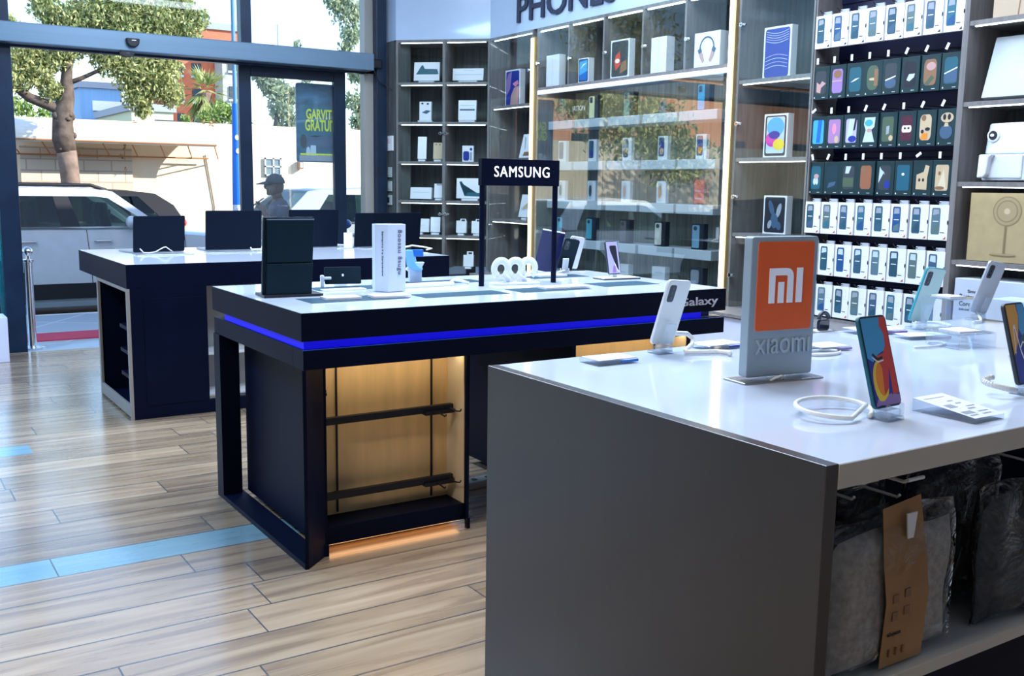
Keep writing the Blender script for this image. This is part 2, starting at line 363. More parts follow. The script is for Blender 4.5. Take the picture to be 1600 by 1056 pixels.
# ------------------------------------------------------------------ wall cabinets (local x runs right, y runs into the wall)
def cabinet(name, label, loc, rz, W, z0, z1, shelves, mids=(), depth=.37, doors=None, strips=True, locks=(), edge=.018, whitelip=None):
    t = thing(name, label, 'cabinet', loc, rz)
    for x in (0, W-edge): bx(x, x+edge, 0, depth, z0, z1).build('side_panel', GREYE if x else GREYE, t)
    bx(edge, W-edge, depth-.012, depth, z0, z1).build('back_panel', GREYW, t)
    bx(edge, W-edge, 0, depth-.012, z1-.022, z1).build('top_panel', GREYE, t)
    for m in mids: bx(m-.012, m+.012, 0, depth-.012, z0, z1-.022).build('divider', GREYE, t)
    xs = [edge]+list(mids)+[W-edge]
    for z in shelves:
        s = bx(edge, W-edge, .004, depth-.012, z-.011, z+.011).build('shelf', GREYE, t)
    if strips:
        for z in list(shelves)+[z1-.011]:
            if z < z0+.05: continue
            for a, b in zip(xs[:-1], xs[1:]):
                bx(a+.025, b-.02, .012, .022, z-.0165, z-.0125).build('light_strip', LEDW, t)
    if doors:
        for a, b in doors:
            d = bx(a+.003, b-.003, -.008, -.003, z0+.004, z1-.004).build('glass_door', GLASSD, t)
    for x, z in locks:
        mb = MB(); mb.tube([(x, -.004, z), (x, -.022, z)], .013, 14); mb.box(x-.004, x+.030, -.014, -.008, z-.006, z+.006); l = mb.build('lock', CHROME, t, bevel=.001)
        mb = MB(); mb.box(x-.006, x+.006, -.0235, -.0222, z-.002, z+.002); mb.build('keyhole', BLACKM, l)
    return t
CH = (3.894, 7.812, 0); CHR = -math.pi/4
cabinet('display_cabinet', 'grey glazed corner cabinet with two columns of lit shelves beside the shop front', CH, CHR, .807, .535, 2.432,
        [2.078, 1.754, 1.428, 1.103, .809], mids=[.416], doors=[(0, .416), (.416, .807)], locks=[(.388, 1.67), (.438, 1.67), (.388, 1.0), (.438, 1.0)])
WX = 4.465
def WL(Y): return (WX, Y, 0)
cabinet('display_cabinet', 'narrow grey glazed cabinet between the corner cabinet and the first warm light strip', WL(7.236), R90, .625, .535, 2.432,
        [1.875, 1.45, .962], doors=[(0, .625)], locks=[(.02, 1.38), (.02, .92), (.59, 2.13)])
cabinet('display_cabinet', 'grey glazed cabinet holding three tablet boxes right of the second warm light strip', WL(4.447), R90, .577, .535, 2.432,
        [1.872, 1.42, .974], doors=[(0, .577)], locks=[(.035, 2.20), (.035, 1.63), (.035, 1.20), (.035, .73)])
cabinet('shelving_unit', 'open grey shelving unit with appliances right of the phone case wall', WL(2.972), R90, 1.3, .535, 2.432, [2.032, 1.66, 1.286, .911], depth=.38)
# the large glazed case
t = thing('display_case', 'wide glazed wall case of phones between two warm vertical light strips', 'cabinet', WL(6.56), R90)
W2 = 2.05
for x in (0, W2-.018): bx(x, x+.018, 0, .37, .535, 2.432).build('side_panel', GREYE, t)
bx(.018, W2-.018, .358, .37, .535, 2.432).build('back_panel', mat('olive_grey_wood', (.30, .29, .235), .5, noise=.35, nscale=5, stretch=(12, 12, .5)), t)
bx(.018, W2-.018, 0, .358, 2.410, 2.432).build('top_panel', GREYE, t)
for Y in (6.15, 5.738, 5.322, 4.909): bx(6.56-Y-.009, 6.56-Y+.009, 0, .358, 1.99, 2.41).build('divider', GREYE, t)
bx(.018, W2-.018, 0, .358, 1.968, 1.99).build('shelf', GREYE, t)
bx(.018, W2-.018, -.002, .03, 1.94, 1.968).build('lit_edge', mat('lit_white_edge', (.6, .72, .9), .4, emit=.6), t)
cuts = [0, .41, .822, 1.238, 1.651, W2]
for a, b in zip(cuts[:-1], cuts[1:]):
    bx(a+.03, b-.03, .012, .022, 2.402, 2.409).build('light_strip', LEDW, t)
    bx(a+.004, b-.004, -.008, -.003, 1.992, 2.428).build('glass_door', GLASSD, t)
    l = MB().tube([(a+.028, -.004, 2.17), (a+.028, -.022, 2.17)], .013, 14).box(a+.02, a+.052, -.014, -.008, 2.164, 2.176).build('lock', CHROME, t)
bx(.03, W2-.03, .05, .075, 1.955, 1.966).build('light_strip', mat('case_fill_glow', (1.0, .93, .78), .5, emit=5), t)  # added glowing bar that brightens the inside of the case
for a, b in ((.02, .858), (.862, W2-.02)): bx(a, b, -.008, -.003, .545, 1.938).build('glass_door', GLASSC, t)
ROWZ = [1.74, 1.432, 1.142, .852, .60]; COLY = [6.398, 6.019, 5.62, 5.242, 4.872]
LWH = mat('shelf_white', (.62, .70, .80), .35)
for ri, z in enumerate(ROWZ):
    for Y in COLY: bx(6.56-min(Y+.175, 6.535), 6.56-Y+.172, .10, .35, z-.062, z).build('floating_shelf', LWH, t, bevel=.003)
# warm vertical light strips
for i, Y in enumerate((6.585, 4.478)):
    t = thing('light_strip', ('warm vertical light strip left of the large glazed case', 'warm vertical light strip right of the large glazed case')[i], 'light', WL(Y), R90)
    bx(-.023, .023, -.02, .3, .536, 2.37).build('housing', mat('gold_trim', (.45, .33, .18), .4, metal=.3), t)
    bx(-.012, .012, -.034, -.0205, .54, 2.36).build('diffuser', LEDG if i == 0 else mat('warm_white_led', (1.0, .80, .50), .5, emit=3.5), t)
# base units and worktop
t = tag(MB().box(4.20, 4.47, 1.0, 7.1, .515, .535).box(4.47, 4.84, 1.0, 7.24, .505, .533).build('worktop', GREYE, bevel=.002), 'long grey worktop running under the wall cabinets on the right', 'worktop')
for k in range(10):
    Y = 7.0-k*.6
    c = thing('base_cabinet', ('white base cabinet under the grey wall worktop'), 'cabinet', (4.22, Y, 0), R90, 'white base cabinets under the wall worktop')
    bx(.001, .599, .02, .24, .0, .513).build('carcass', LAV, c)
    d = bx(.004, .596, 0, .019, .06, .510).build('door', LAV, c, bevel=.002)
    MB().tube([(.05, 0, .44), (.05, -.012, .44)], .015, 12).build('knob', CHROME, d)

# fascia lettering
tx = text('fascia_sign', 'PHONES', 6.825-5.594, .205, mat('sign_blue_black', (.02, .03, .07), .5), None, (WX-.012, 6.825, 2.50), (math.pi/2, 0, R90), .006, .012)
tag(tx, 'dark raised PHONES lettering on the pale fascia above the wall case', 'sign')
# switch plates on the corner wall
def plate(y, z, w_, h, lab, mt, kind):
    t = thing('switch_plate', lab, 'switch', (3.894, y, z), R90)
    bx(-w_/2, w_/2, -.012, 0, -h/2, h/2).build('plate', mt, t, bevel=.002)
    if kind == 1: bx(-w_*.3, w_*.3, -.015, -.012, -h*.3, h*.3).build('rocker', mt, t, bevel=.001)
    if kind == 2: bx(-.018, .018, -.0135, -.012, -.022, .022).build('socket_insert', INK, t)
    if kind == 3: text('printed_notice', 'FEU', w_*.5, h*.3, ROSE, t, (-w_*.25, -.013, 0), (math.pi/2, 0, 0), .0004)
PLT = mat('grey_green_plate', (.36, .42, .42), .4)
plate(7.94, 1.59, .16, .125, 'white square notice plate on the end panel beside the shop front', WHITE, 3)
plate(7.94, 1.345, .10, .085, 'upper grey switch plate on the end panel beside the shop front', PLT, 1)
plate(7.94, 1.228, .10, .085, 'grey switch plate between the other switch and the socket on the end panel', PLT, 1)
plate(7.94, 1.11, .10, .085, 'grey socket plate with a black insert on the end panel', PLT, 2)

# ------------------------------------------------------------------ silver table (front right)
ZS = .85
t = thing('display_table', 'silver sided display table with glossy white top holding the orange sign', 'table', (1.168, .945, 0))
LX = 1.84; LY = .945
bx(0, .027, 0, LY, 0, ZS+.0008).build('end_panel', SILVER, t, bevel=.0015)
bx(LX-.027, LX, 0, LY, 0, ZS+.0008).build('end_panel', SILVER, t, bevel=.0015)
bx(.027, LX-.027, .0, LY, ZS-.039, ZS).build('table_top', [WHITETOP], t, bevel=.001)
bx(.027, LX-.027, -.0012, 0, ZS-.0385, ZS-.001).build('edge_band', CREAM, t)  # white top edge with its shaded grey-beige tone put into the colour
bx(.027, LX-.027, .0, LY, .452, .474).build('shelf', [mat('pale_shelf', (.52, .55, .56), .4)], t, bevel=.001)
bx(.027, LX-.027, -.0012, 0, .4525, .4735).build('edge_band', CREAM, t)
bx(.027, LX-.027, .46, .48, 0, ZS-.039).build('centre_panel', BLACK, t)
bx(.027, LX-.027, .012, .03, 0, .452).build('lower_door', BLACK, t)
# the orange sign
t = thing('brand_sign', 'grey standing sign with an orange square and raised lettering on the silver table', 'sign', (1.535, 1.462, ZS), math.radians(-7))
SGY = mat('sign_grey', (.30, .38, .44), .38, metal=.25, noise=.03)
b = MB(); b.prism(rrect(0, .176, .010, .303, .006), 'y', .0, .026); b.build('panel', SGY, t, bevel=.002, seg=2)
b = MB(); b.prism(rrect(.016, .164, .108, .292, .006), 'y', -.0025, .001); q = b.build('orange_square', mat('sign_orange', (.72, .10, .015), .35), t, bevel=.0006)
b = MB(); b.prism(rrect(.0145, .1655, .1065, .2935, .007), 'y', -.0012, .001); b.build('square_rim', mat('sign_rim', (.62, .30, .24), .4), t)
b = MB()   # the lettering m i on the square
def mi(x0, z0, w_, h_):
    th = w_*.17
    outer = [(x0, z0), (x0, z0+h_), (x0+w_*.52, z0+h_)]+[(x0+w_*.52+w_*.20*math.sin(a), z0+h_-w_*.20*(1-math.cos(a))) for a in (.4, .8, 1.2, 1.571)]+[(x0+w_*.72, z0), (x0+w_*.72-th, z0)]
    inner = [(x0+w_*.72-th, z0+h_-w_*.20)]+[(x0+w_*.50+w_*.05*math.cos(a), z0+h_-th-w_*.05*(1-math.sin(a))) for a in (.3, .8, 1.3)]+[(x0+th, z0+h_-th), (x0+th, z0)]
    b.prism(outer+inner, 'y', -.0045, -.002)
    b.box(x0+w_*.275, x0+w_*.275+th, -.0045, -.002, z0, z0+h_*.60)
    b.box(x0+w_-th*1.05, x0+w_, -.0045, -.002, z0, z0+h_)
mi(.046, .165, .088, .073); b.build('letter_mark', WHITEI, t)
text('raised_name', 'XIAOMI' if False else 'xıaomı', .146, .032, mat('sign_letter', (.40, .48, .54), .3, metal=.3), t, (.018, .0, .058), (math.pi/2, 0, 0), .003, .0)
bx(-.02, .192, -.022, .050, 0, .004).build('base_plate', mat('steel_base', (.38, .38, .42), .25, metal=.9), t, bevel=.0015)
b = MB(); b.tube([(.055, -.012, .003), (.06, -.020, .010), (.075, -.022, .014), (.085, -.016, .010), (.088, -.010, .004)], .0022, 6); b.build('cable', CABLE, t)

# ------------------------------------------------------------------ phones, stands and small table things
def phone(label, loc, rz, lean, front=None, back=None, w_=.078, h_=.165, d_=.0085, body=BLACKM, screen=None, art=None, cam_=None, group=None, name='smartphone', lift=.022, roll=0, camr=False, tex=None, camx=0):
    """local x right, front faces -y, leaning back by lean"""
    t = thing(name, label, 'phone', (loc[0], loc[1], loc[2]), rz, group)
    T = (Matrix.Translation((0, 0, lift)) @ Matrix.Rotation(-lean, 4, 'X') @ Matrix.Rotation(roll, 4, 'Y'))
    b = MB(); b.prism(rrect(-w_/2, w_/2, 0, h_, .010, 5), 'y', 0, d_, 0, T); b.build('body', body, t, bevel=.0022)
    if screen:
        mats = [BLACKM]+list(screen)
        b = MB(); b.face(rrect(-w_/2+.0015, w_/2-.0015, .0015, h_-.0015, .0085, 5), -.0003, 0, T)
        for k, (pts, mi_) in enumerate(art):
            P = [(-w_/2+.004+p[0]*(w_-.008), .004+p[1]*(h_-.008)) for p in pts]
            b.face(P, -.0005-.00006*k, mi_+1, T)
        b.build('screen', mats, t, recalc=False)
    if back:
        s = -1 if camr == 'front' else 1
        y = -.0006 if camr == 'front' else d_+.0006
        b = MB(); b.face(rrect(-w_/2+.002, w_/2-.002, .002, h_-.002, .008, 5), y*.6 if camr == 'front' else d_+.0002, 0, T); b.build('back_glass', back, t, recalc=False)
        b = MB(); b.prism(rrect(-w_/2+.008+camx, -w_/2+.030+camx, h_-.055, h_-.012, .006), 'y', y*1.2, y*.2 if camr == 'front' else d_, 0, T)
        cm = b.build('camera_module', DKGREY, t, bevel=.0006)
        b = MB()
        for dz in (-.020, -.032, -.044): b.prism(ell(-w_/2+.019+camx, h_+dz, .0042, .0042, 12), 'y', y*2.2, y*1.2, 0, T)
        b.build('lens', SCREEN, cm)
    return t
def stand(label, loc, rz, cable=None, group=None, mt=None, cm=CABLE, cr=.0045, back=False):
    t = thing('phone_stand', label, 'stand', loc, rz, group)
    mt = mt or ACRYL
    b = MB(); b.prism(rrect(-.026, .026, -.018, .03, .008), 'z', 0, .006); b.build('base', mt, t, bevel=.001)
    b = MB(); b.box(-.022, -.017, -.016, -.008, .004, .030); b.box(.017, .022, -.016, -.008, .004, .030); b.box(-.022, .022, -.014 if back else -.010, .012, .004, .0185); b.build('cradle', mt, t, bevel=.0015)
    b = MB(); s_ = -1 if back else 1; o_ = .010 if back else 0
    b.prism([(s_*.010+o_*.4, .005), (s_*.016+o_*.4, .005), (s_*.040+o_*.4, .075), (s_*.034+o_*.4, .078)], 'x', -.014, .014); b.build('back_rest', mt, t, bevel=.001)
    if cable:
        b = MB(); b.tube(cable, cr, 8); b.build('cable', cm, t, smooth=True)
    return t
def arc(cx, cy, rx, ry, a0, a1, n=14, z0=.006, z1=.006, hump=0):
    return [(cx+rx*math.cos(math.radians(a0+(a1-a0)*k/n)), cy+ry*math.sin(math.radians(a0+(a1-a0)*k/n)), z0+(z1-z0)*k/n+hump*math.sin(math.pi*k/n)) for k in range(n+1)]
FULL = [(0, 0), (1, 0), (1, 1), (0, 1)]
artA = [(FULL, 0), ([(0, .55), (.0, 1), (1, 1), (.9, .8), (.75, .62), (.45, .58), (.2, .5)], 1), ([(.75, 1), (1, 1), (1, .12), (.75, .1), (.8, .45), (.35, .45), (.3, .55), (.62, .56), (.8, .68), (.82, .8), (.7, .9)], 2),
        ([(0, 0), (.5, .02), (.72, .13), (.5, .10), (.1, .08)], 3), (ell(.36, .27, .30, .24, 20, .2), 4), (ell(.42, .30, .24, .19, 20, .2), 5),
        ([(.36, .56), (.5, .42), (.42, .12), (.62, .18), (.78, .42), (.9, .44), (1, .3), (1, .75), (.8, .6)], 2),
        ([(.18, .58), (.24, .60), (.40, .54), (.60, .555), (.60, .525), (.38, .51)], 6), ([(.17, .565), (.38, .502), (.62, .515), (.62, .50), (.38, .485), (.2, .54)], 7),
        ([(0, .03), (.35, .0), (1, 0), (1, .10), (.6, .12), (.35, .05), (.1, .06)], 3)]
p1 = onz(1388, 655, ZS); 
phone('upright phone with a red, blue and orange wallpaper in front of the orange sign', (p1.x, p1.y, ZS), math.radians(3), math.radians(17), screen=(DEEPB, SKYB, RED, PURP, YEL, ORANGE, INK, WHITEI), art=artA, body=TEAL, w_=.080)
stand('clear phone stand with a looped white cable below the red and blue phone', (p1.x, p1.y, ZS), math.radians(3), arc(-.055, .075, .075, .060, -70, 250, 26, .006, .008, .012)+[(-.01, .04, .02)])
artB = [(FULL, 0), ([(0, .35), (0, 1), (.55, 1), (.6, .85), (.45, .65), (.3, .5), (.15, .42)], 1), ([(.6, 1), (1, 1), (1, .6), (.7, .55), (.5, .68), (.62, .85)], 2), ([(.45, .55), (.75, .62), (1, .55), (1, .38), (.7, .42), (.5, .48)], 3),
        ([(.55, 0), (1, 0), (1, .4), (.85, .36), (.7, .2)], 4), ([(.5, 0), (.95, 0), (.85, .16), (.65, .2)], 5),
        ([(.08, .38), (.2, .72), (.3, .75), (.42, .42), (.62, .18), (.98, .02), (.94, 0), (.58, .16), (.38, .38), (.27, .7), (.22, .68), (.12, .38)], 6), ([(.36, .44), (.56, .52), (.9, .5), (.9, .48), (.57, .495), (.38, .42)], 6)]
p2 = onz(1606, 616, ZS)
phone('upright phone with an orange and blue wallpaper at the right edge of the silver table', (p2.x, p2.y, ZS), math.radians(4), math.radians(16), screen=(DEEPB, C('amber', .80, .38, .04), SKYB, TEAL, ORANGE, RED, WHITEI), art=artB, body=DKGREY, w_=.078)
cb_ = arc(-.055, .03, .034, .028, 60, 290, 22, .03, .012, .004)
t = stand('clear phone stand with a coiled cable at the right edge of the silver table', (p2.x, p2.y, ZS), math.radians(4), cb_, cr=.0058)
b = MB()
for k in range(2, 18):
    x, y, z = cb_[k]; dx, dy = cb_[k+1][0]-cb_[k-1][0], cb_[k+1][1]-cb_[k-1][1]; b.add(*[[(x+.0068*(math.cos(a)*(-dy)/math.hypot(dx, dy)), y+.0068*math.cos(a)*dx/math.hypot(dx, dy), z+.0068*math.sin(a)) for a in [i*math.pi/4 for i in range(8)]], [tuple(range(8))]])
b.build('coil', CABLE, t)
# white phone seen from behind
p3 = onz(1034, 552, ZS)
WPH = mat('pearl_white_phone', (.72, .74, .70), .18, coat=.5)
phone('white phone shown from the back, standing at the far left end of the silver table', (p3.x, p3.y, ZS), math.radians(2), math.radians(-15), back=WPH, camr='front', body=WHITEP, w_=.076, roll=math.radians(5))
stand('clear phone stand with a thick white cable holding the white phone', (p3.x, p3.y, ZS), 0, [(.01, .02, .04), (.05, .01, .045), (.085, .005, .042), (.10, 0, .03), (.09, -.01, .018), (.05, -.03, .008), (.03, -.05, .008), (.07, -.06, .007), (.11, -.075, .007), (.125, -.10, .007), (.115, -.115, .007)], cr=.006, back=True)
# teal phone and silver phone near the far corner
p4 = onz(1434, 514, ZS)
phone('pale teal phone shown from the back beside the clear acrylic riser', (p4.x, p4.y, ZS), math.radians(-6), math.radians(-14), back=mat('mint_phone', (.50, .72, .66), .2, coat=.5), camr='front', body=mat('cyan_rim', (.05, .38, .48), .3), w_=.082, roll=math.radians(6))
stand('clear phone stand under the pale teal phone', (p4.x, p4.y, ZS), 0, arc(.06, .0, .06, .05, 90, -160, 20, .01, .006), back=True)
p5 = onz(1527, 500, ZS)
phone('silver phone shown from the back standing before the printed white carton', (p5.x, p5.y, ZS), math.radians(-10), math.radians(-14), back=mat('silver_phone', (.52, .55, .60), .2, coat=.5), camr='front', body=mat('silver_rim', (.6, .62, .66), .25, metal=.6), w_=.076, h_=.17, roll=math.radians(9))
stand('clear phone stand under the silver phone with a short grey cable', (p5.x, p5.y, ZS), 0, [(0, .01, .03), (-.03, -.03, .01), (-.06, -.05, .006), (-.1, -.05, .006)], back=True)
# price holder wedge
a = onz(1523, 663, ZS)
t = thing('price_holder', 'clear wedge shaped price card holder between the two upright phones', 'price holder', (a.x, a.y, ZS), math.radians(-18)*0)
b = MB(); b.add([(0, 0, 0), (.088, 0, 0), (.088, .125, 0), (0, .125, 0), (0, 0, .010), (.088, 0, .010), (.088, .125, .024), (0, .125, .024)], [(0, 3, 2, 1), (0, 1, 5, 4), (1, 2, 6, 5), (2, 3, 7, 6), (3, 0, 4, 7)]); b.build('block', ACRYL, t)
b = MB(); b.add([(0, 0, .0102), (.088, 0, .0102), (.088, .125, .0242), (0, .125, .0242)], [(0, 1, 2, 3)])
def up(x, y): return (x, y, .0102+.014*y/.125+.0004)
for (x0, x1, y0, y1) in ((.008, .030, .012, .016), (.008, .036, .022, .034), (.045, .07, .012, .016), (.05, .078, .024, .028), (.045, .066, .040, .046), (.056, .08, .052, .056), (.012, .034, .055, .072), (.05, .066, .07, .074), (.046, .062, .084, .088), (.01, .07, .108, .110)):
    b.add([up(x0, y0), up(x1, y0), up(x1, y1), up(x0, y1)], [(0, 1, 2, 3)], 1)
b.build('price_card', [WHITE, GREYI], t, recalc=False)
def block(label, px_, py_, w_, d_, h_, rz, stripe=None, z=ZS, name='price_holder'):
    p = onz(px_, py_, z)
    t = thing(name, label, 'price holder', (p.x, p.y, z), rz)
    bx(-w_/2, w_/2, -d_/2, d_/2, 0, h_).build('block', ACRYL, t, bevel=.0015)
    bx(-w_/2+.004, w_/2-.004, -d_/2+.004, d_/2-.004, h_+.0003, h_+.0012).build('price_card', WHITE, t)
    if stripe: bx(w_*.05, w_/2-.001, -d_/2-.001, -d_/2, h_*.35, h_*.8).build('coloured_strip', stripe, t)
    return t
block('clear low price block with a blue strip at the far left corner of the table', 951, 566, .115, .075, .012, math.radians(0), BLUE)
block('clear low price block with a violet strip just left of the orange sign', 1120, 543, .12, .075, .012, 0, DEEPB)
block('white price block with a violet strip just right of the orange sign', 1290, 545, .10, .08, .010, math.radians(-8), PURP)
block('white price block with a long violet edge behind the red and blue phone', 1365, 520, .16, .09, .012, math.radians(-12), PURP)
block('white price block with a violet edge in front of the teal phone', 1440, 528, .14, .07, .010, math.radians(-14), PURP)
def loop(label, px_, py_, rx, ry, r=.0035, a0=0, a1=330):
    p = onz(px_, py_, ZS)
    o = MB().tube(arc(0, 0, rx, ry, a0, a1, 24, .004, .004), r, 7).build('white_cable', CABLE, None, (p.x, p.y, ZS), smooth=True)
    tag(o, label, 'cable')
loop('white cable loop lying right of the orange sign', 1285, 553, .055, .030)
loop('white cable lying between the teal and silver phones on the silver table', 1448, 541, .07, .025, .003, 200, 420)
# clear acrylic risers (U shaped)
def riser(label, px_, py_, w_, d_, h_, rz):
    p = onz(px_, py_, ZS); t = thing('acrylic_riser', label, 'riser', (p.x, p.y, ZS), rz)
    bx(-w_/2, w_/2, -d_/2, d_/2, h_-.004, h_).build('top_plate', ACRYL, t, bevel=.001)
    for x in (-w_/2, w_/2-.004): bx(x, x+.004, -d_/2, d_/2, 0, h_-.004).build('side_plate', ACRYL, t)
    bx(-w_*.3, w_*.3, -d_*.3, d_*.35, h_+.0002, h_+.003).build('price_card', WHITE, t)
riser('tall clear acrylic riser beside the teal phone', 1478, 528, .10, .10, .115, math.radians(-8))
riser('low clear acrylic riser in the middle of the silver table', 1500, 540, .13, .11, .04, math.radians(-10))
# dark watch on a white stand behind the sign
p = onz(1286, 518, ZS); t = thing('smart_watch', 'black smart watch on a white stand peeking out right of the orange sign', 'watch', (p.x, p.y, ZS), 0)
b = MB(); b.prism(rrect(-.022, .022, .004, .034, .006), 'y', -.004, .006); b.build('watch_case', SCREEN, t, bevel=.002)
b = MB(); b.tube(arc(0, 0, .020, .001, 0, 180, 12, .036, .036, .018), .006, 8); b.build('strap', DKGREY, t)
bx(-.03, .03, -.01, .03, 0, .004).build('stand', WHITEP, t, bevel=.001)
# ------------------------------------------------------------------ bagged clothes hanging in the silver table
PLAST = glass_mat('clear_film', (.97, .98, .985), 1.5, base=.04, rough=.07)
def film_bump(m):
    n = m.node_tree; g = [x for x in n.nodes if x.type == 'BSDF_GLOSSY'][0]
    nz = n.nodes.new('ShaderNodeTexNoise'); nz.inputs['Scale'].default_value = 14; nz.inputs['Detail'].default_value = 3; nz.inputs['Distortion'].default_value = 1.5
    tc = n.nodes.new('ShaderNodeTexCoord'); b = n.nodes.new('ShaderNodeBump'); b.inputs['Strength'].default_value = 1; b.inputs['Distance'].default_value = .06
    n.links.new(tc.outputs['Object'], nz.inputs[0]); n.links.new(nz.outputs[0], b.inputs['Height']); n.links.new(b.outputs[0], g.inputs['Normal'])
film_bump(PLAST)
def lumpy(b, x0, x1, y0, y1, z0, z1, nx=14, nz=16, amp=.006, seed=0, T=None):
    """soft folded bundle: both faces bulge and the outline is rounded"""
    rnd = random.Random(seed); ph = [rnd.uniform(0, 6) for _ in range(6)]
    def P(i, k, side):
        u, v = i/nx, k/nz; e = min(u, 1-u, v*1.0, (1-v))*2; e = min(1, e*3.2); bul = math.sqrt(max(0, 1-(1-e)**2))
        x = x0+(x1-x0)*u; z = z0+(z1-z0)*v
        x += .004*math.sin(9*v+ph[0]); z += (.006*math.sin(7*u+ph[1]) if v > .5 else 0)
        ym = (y0+y1)/2; h = (y1-y0)/2*bul+amp*(math.sin(6*u+5*v+ph[2])*.5+math.sin(13*u-3*v+ph[3])*.3)*bul
        return (x, ym-h if side == 0 else ym+h, z)
    vs = [P(i, k, 0) for k in range(nz+1) for i in range(nx+1)]; n0 = len(vs); vs += [P(i, k, 1) for k in range(nz+1) for i in range(nx+1)]
    fs = []
    for k in range(nz):
        for i in range(nx):
            a_ = k*(nx+1)+i; fs.append((a_, a_+1, a_+nx+2, a_+nx+1)); fs.append((n0+a_, n0+a_+nx+1, n0+a_+nx+2, n0+a_+1))
    for i in range(nx): fs += [(i, n0+i, n0+i+1, i+1), (nz*(nx+1)+i, nz*(nx+1)+i+1, n0+nz*(nx+1)+i+1, n0+nz*(nx+1)+i)]
    for k in range(nz): a_ = k*(nx+1); c_ = a_+nx; fs += [(a_, a_+nx+1, n0+a_+nx+1, n0+a_), (c_, n0+c_, n0+c_+nx+1, c_+nx+1)]
    return b.add(vs, fs, 0, T)
def garment(label, x0, w_, y, h_, d_, colr, band, seed, top=.72, red=False, zb=.478):
    t = thing('bagged_garment', label, 'packaged clothing', (x0, y, zb), 0)
    fab = mat('fabric_%d' % seed, colr, .9, noise=.25, nscale=70, bump=.3)
    lumpy(MB(), 0, w_, 0, d_, 0, h_, seed=seed).build('folded_garment', fab, t, smooth=True)
    lumpy(MB(), -.008, w_+.010, -.006, d_+.006, -.002, h_+.03, amp=.009, seed=seed+50).build('clear_bag', PLAST, t, smooth=True)
    if band:
        b0, b1 = band
        b = MB(); yy = -.0115
        b.add([(b0, yy+.004, 0), (b1, yy+.004, 0), (b1+.004, yy, h_*.5), (b0+.004, yy, h_*.5), (b1-.004, yy+.004, h_*.8), (b0-.004, yy+.004, h_*.8), (b1-.02, yy+.012, h_+.055), (b0-.006, yy+.012, h_+.045)], [(0, 1, 2, 3), (3, 2, 4, 5), (5, 4, 6, 7)])
        bb = b.build('paper_band', mat('tan_paper', (.36, .20, .085), .7, noise=.12), t)
        so = bb.modifiers.new('thickness', 'SOLIDIFY'); so.thickness = .001
        if seed == 1:
            text('printed_name', 'abgast', .035, .008, INK, bb, (b0+.012, yy+.0005, .052), (math.pi/2, 0, 0), .0003, .02)
            pr = MB()
            for k, x in enumerate((.018, .036, .054)): pr.box(b0+x, b0+x+.004, yy-.0006, yy+.003, .018, .030)
            for (ax, az) in ((.02, .08), (.05, .085), (.02, .11), (.05, .115)): pr.box(b0+ax, b0+ax+.014, yy+.0002-.0015, yy, az, az+.014)
            pr.build('print_pattern', BROWN, bb)
        b = MB(); b.prism([(b0+.035, h_+.035), (b0+.062, h_+.035), (b0+.056, h_-.008), (b0+.041, h_-.008)], 'y', -.016, -.013); b.build('hanger_tab', WHITEP, t, bevel=.001)
    if red: bx(-.006, .002, -.004, .0, h_*.42, h_*.53).build('red_label', RED, t)
    return t
garment('grey bagged garment with a tan paper band hanging in the silver table', 1.245, .31, .972, .225, .04, (.33, .315, .30), (.105, .215), 1)
garment('dark grey bagged garment at the right end of the silver table shelf', 1.645, .30, .972, .225, .034, (.035, .042, .05), (.14, .27), 2)
garment('black bagged garment with a red label between the two front garments', 1.565, .25, 1.055, .25, .04, (.008, .009, .014), None, 3, red=True)
garment('blue denim bagged garment tucked behind the grey one', 1.215, .25, 1.045, .20, .03, (.03, .06, .10), None, 4)
garment('black bagged garment behind the grey one with a brown card header', 1.26, .27, 1.10, .23, .03, (.012, .014, .02), (.02, .1), 5)
for k, (hx, hy, ly) in enumerate(((1.395, .955, .30), (1.80, .955, .30), (1.32, .985, .30))):
    t = thing('display_hook', ('white double wire hook above the grey bagged garment', 'white wire hook above the right bagged garment', 'short white wire hook at the left end of the table')[k], 'hook', (hx, hy, .765))
    py_ = 1.4045-hy
    MB().tube([(0, py_, .02), (0, .02, .02), (0, 0, .03)], .003, 7).build('wire', CABLE, t)
    MB().tube([(-.018, 0, .03), (.022, 0, .03)], .0032, 7).build('end_bar', CABLE, t)
    MB().tube([(0, py_, -.005), (0, .03, -.008), (0, .025, -.003)], .0025, 7).build('lower_wire', CABLE, t)

# ------------------------------------------------------------------ black table with the blue light band
ZB = .843
t = thing('display_table', 'black display table with a glowing blue band and a lit wooden niche', 'table', (1.157, 2.99, 0))
TL = 1.843; TW = .94
bx(0, TL, 0, TW, .752, ZB-.0005).build('table_slab', BLACK, t, bevel=.001)
bx(.002, TL-.002, .002, TW-.002, ZB-.0005, ZB+.0005).build('white_top', WHITETOP, t)
bx(.045, TL-.05, .045, TW-.05, .725, .752).build('recess_core', mat('blue_glow_core', (.02, .03, .30), .4), t)
b = MB(); b.box(.014, TL-.12, .018, .028, .7245, .752); b.box(.014, .026, .028, TW-.11, .7245, .752); b.build('blue_light_strip', LEDB, t)
bx(TL-.12, TL-.0, .03, TW-.03, .7245, .7265).build('pale_ledge', mat('pale_ledge_white', (.7, .72, .8), .3), t)
fr = MB()
fr.box(.005, TL-.005, .0, .09, .660, .724); fr.box(.005, .09, .09, TW, .660, .724); fr.box(.09, TL-.005, TW-.09, TW, .660, .724); fr.box(.0, .077, TW-.075, TW, .018, .660)
fr.box(TL-.09, TL-.005, .09, TW-.09, .660, .724)
fr.prism([(0, 0), (.012, -.002), (.105, .082), (.09, .094)], 'z', .0, .660)
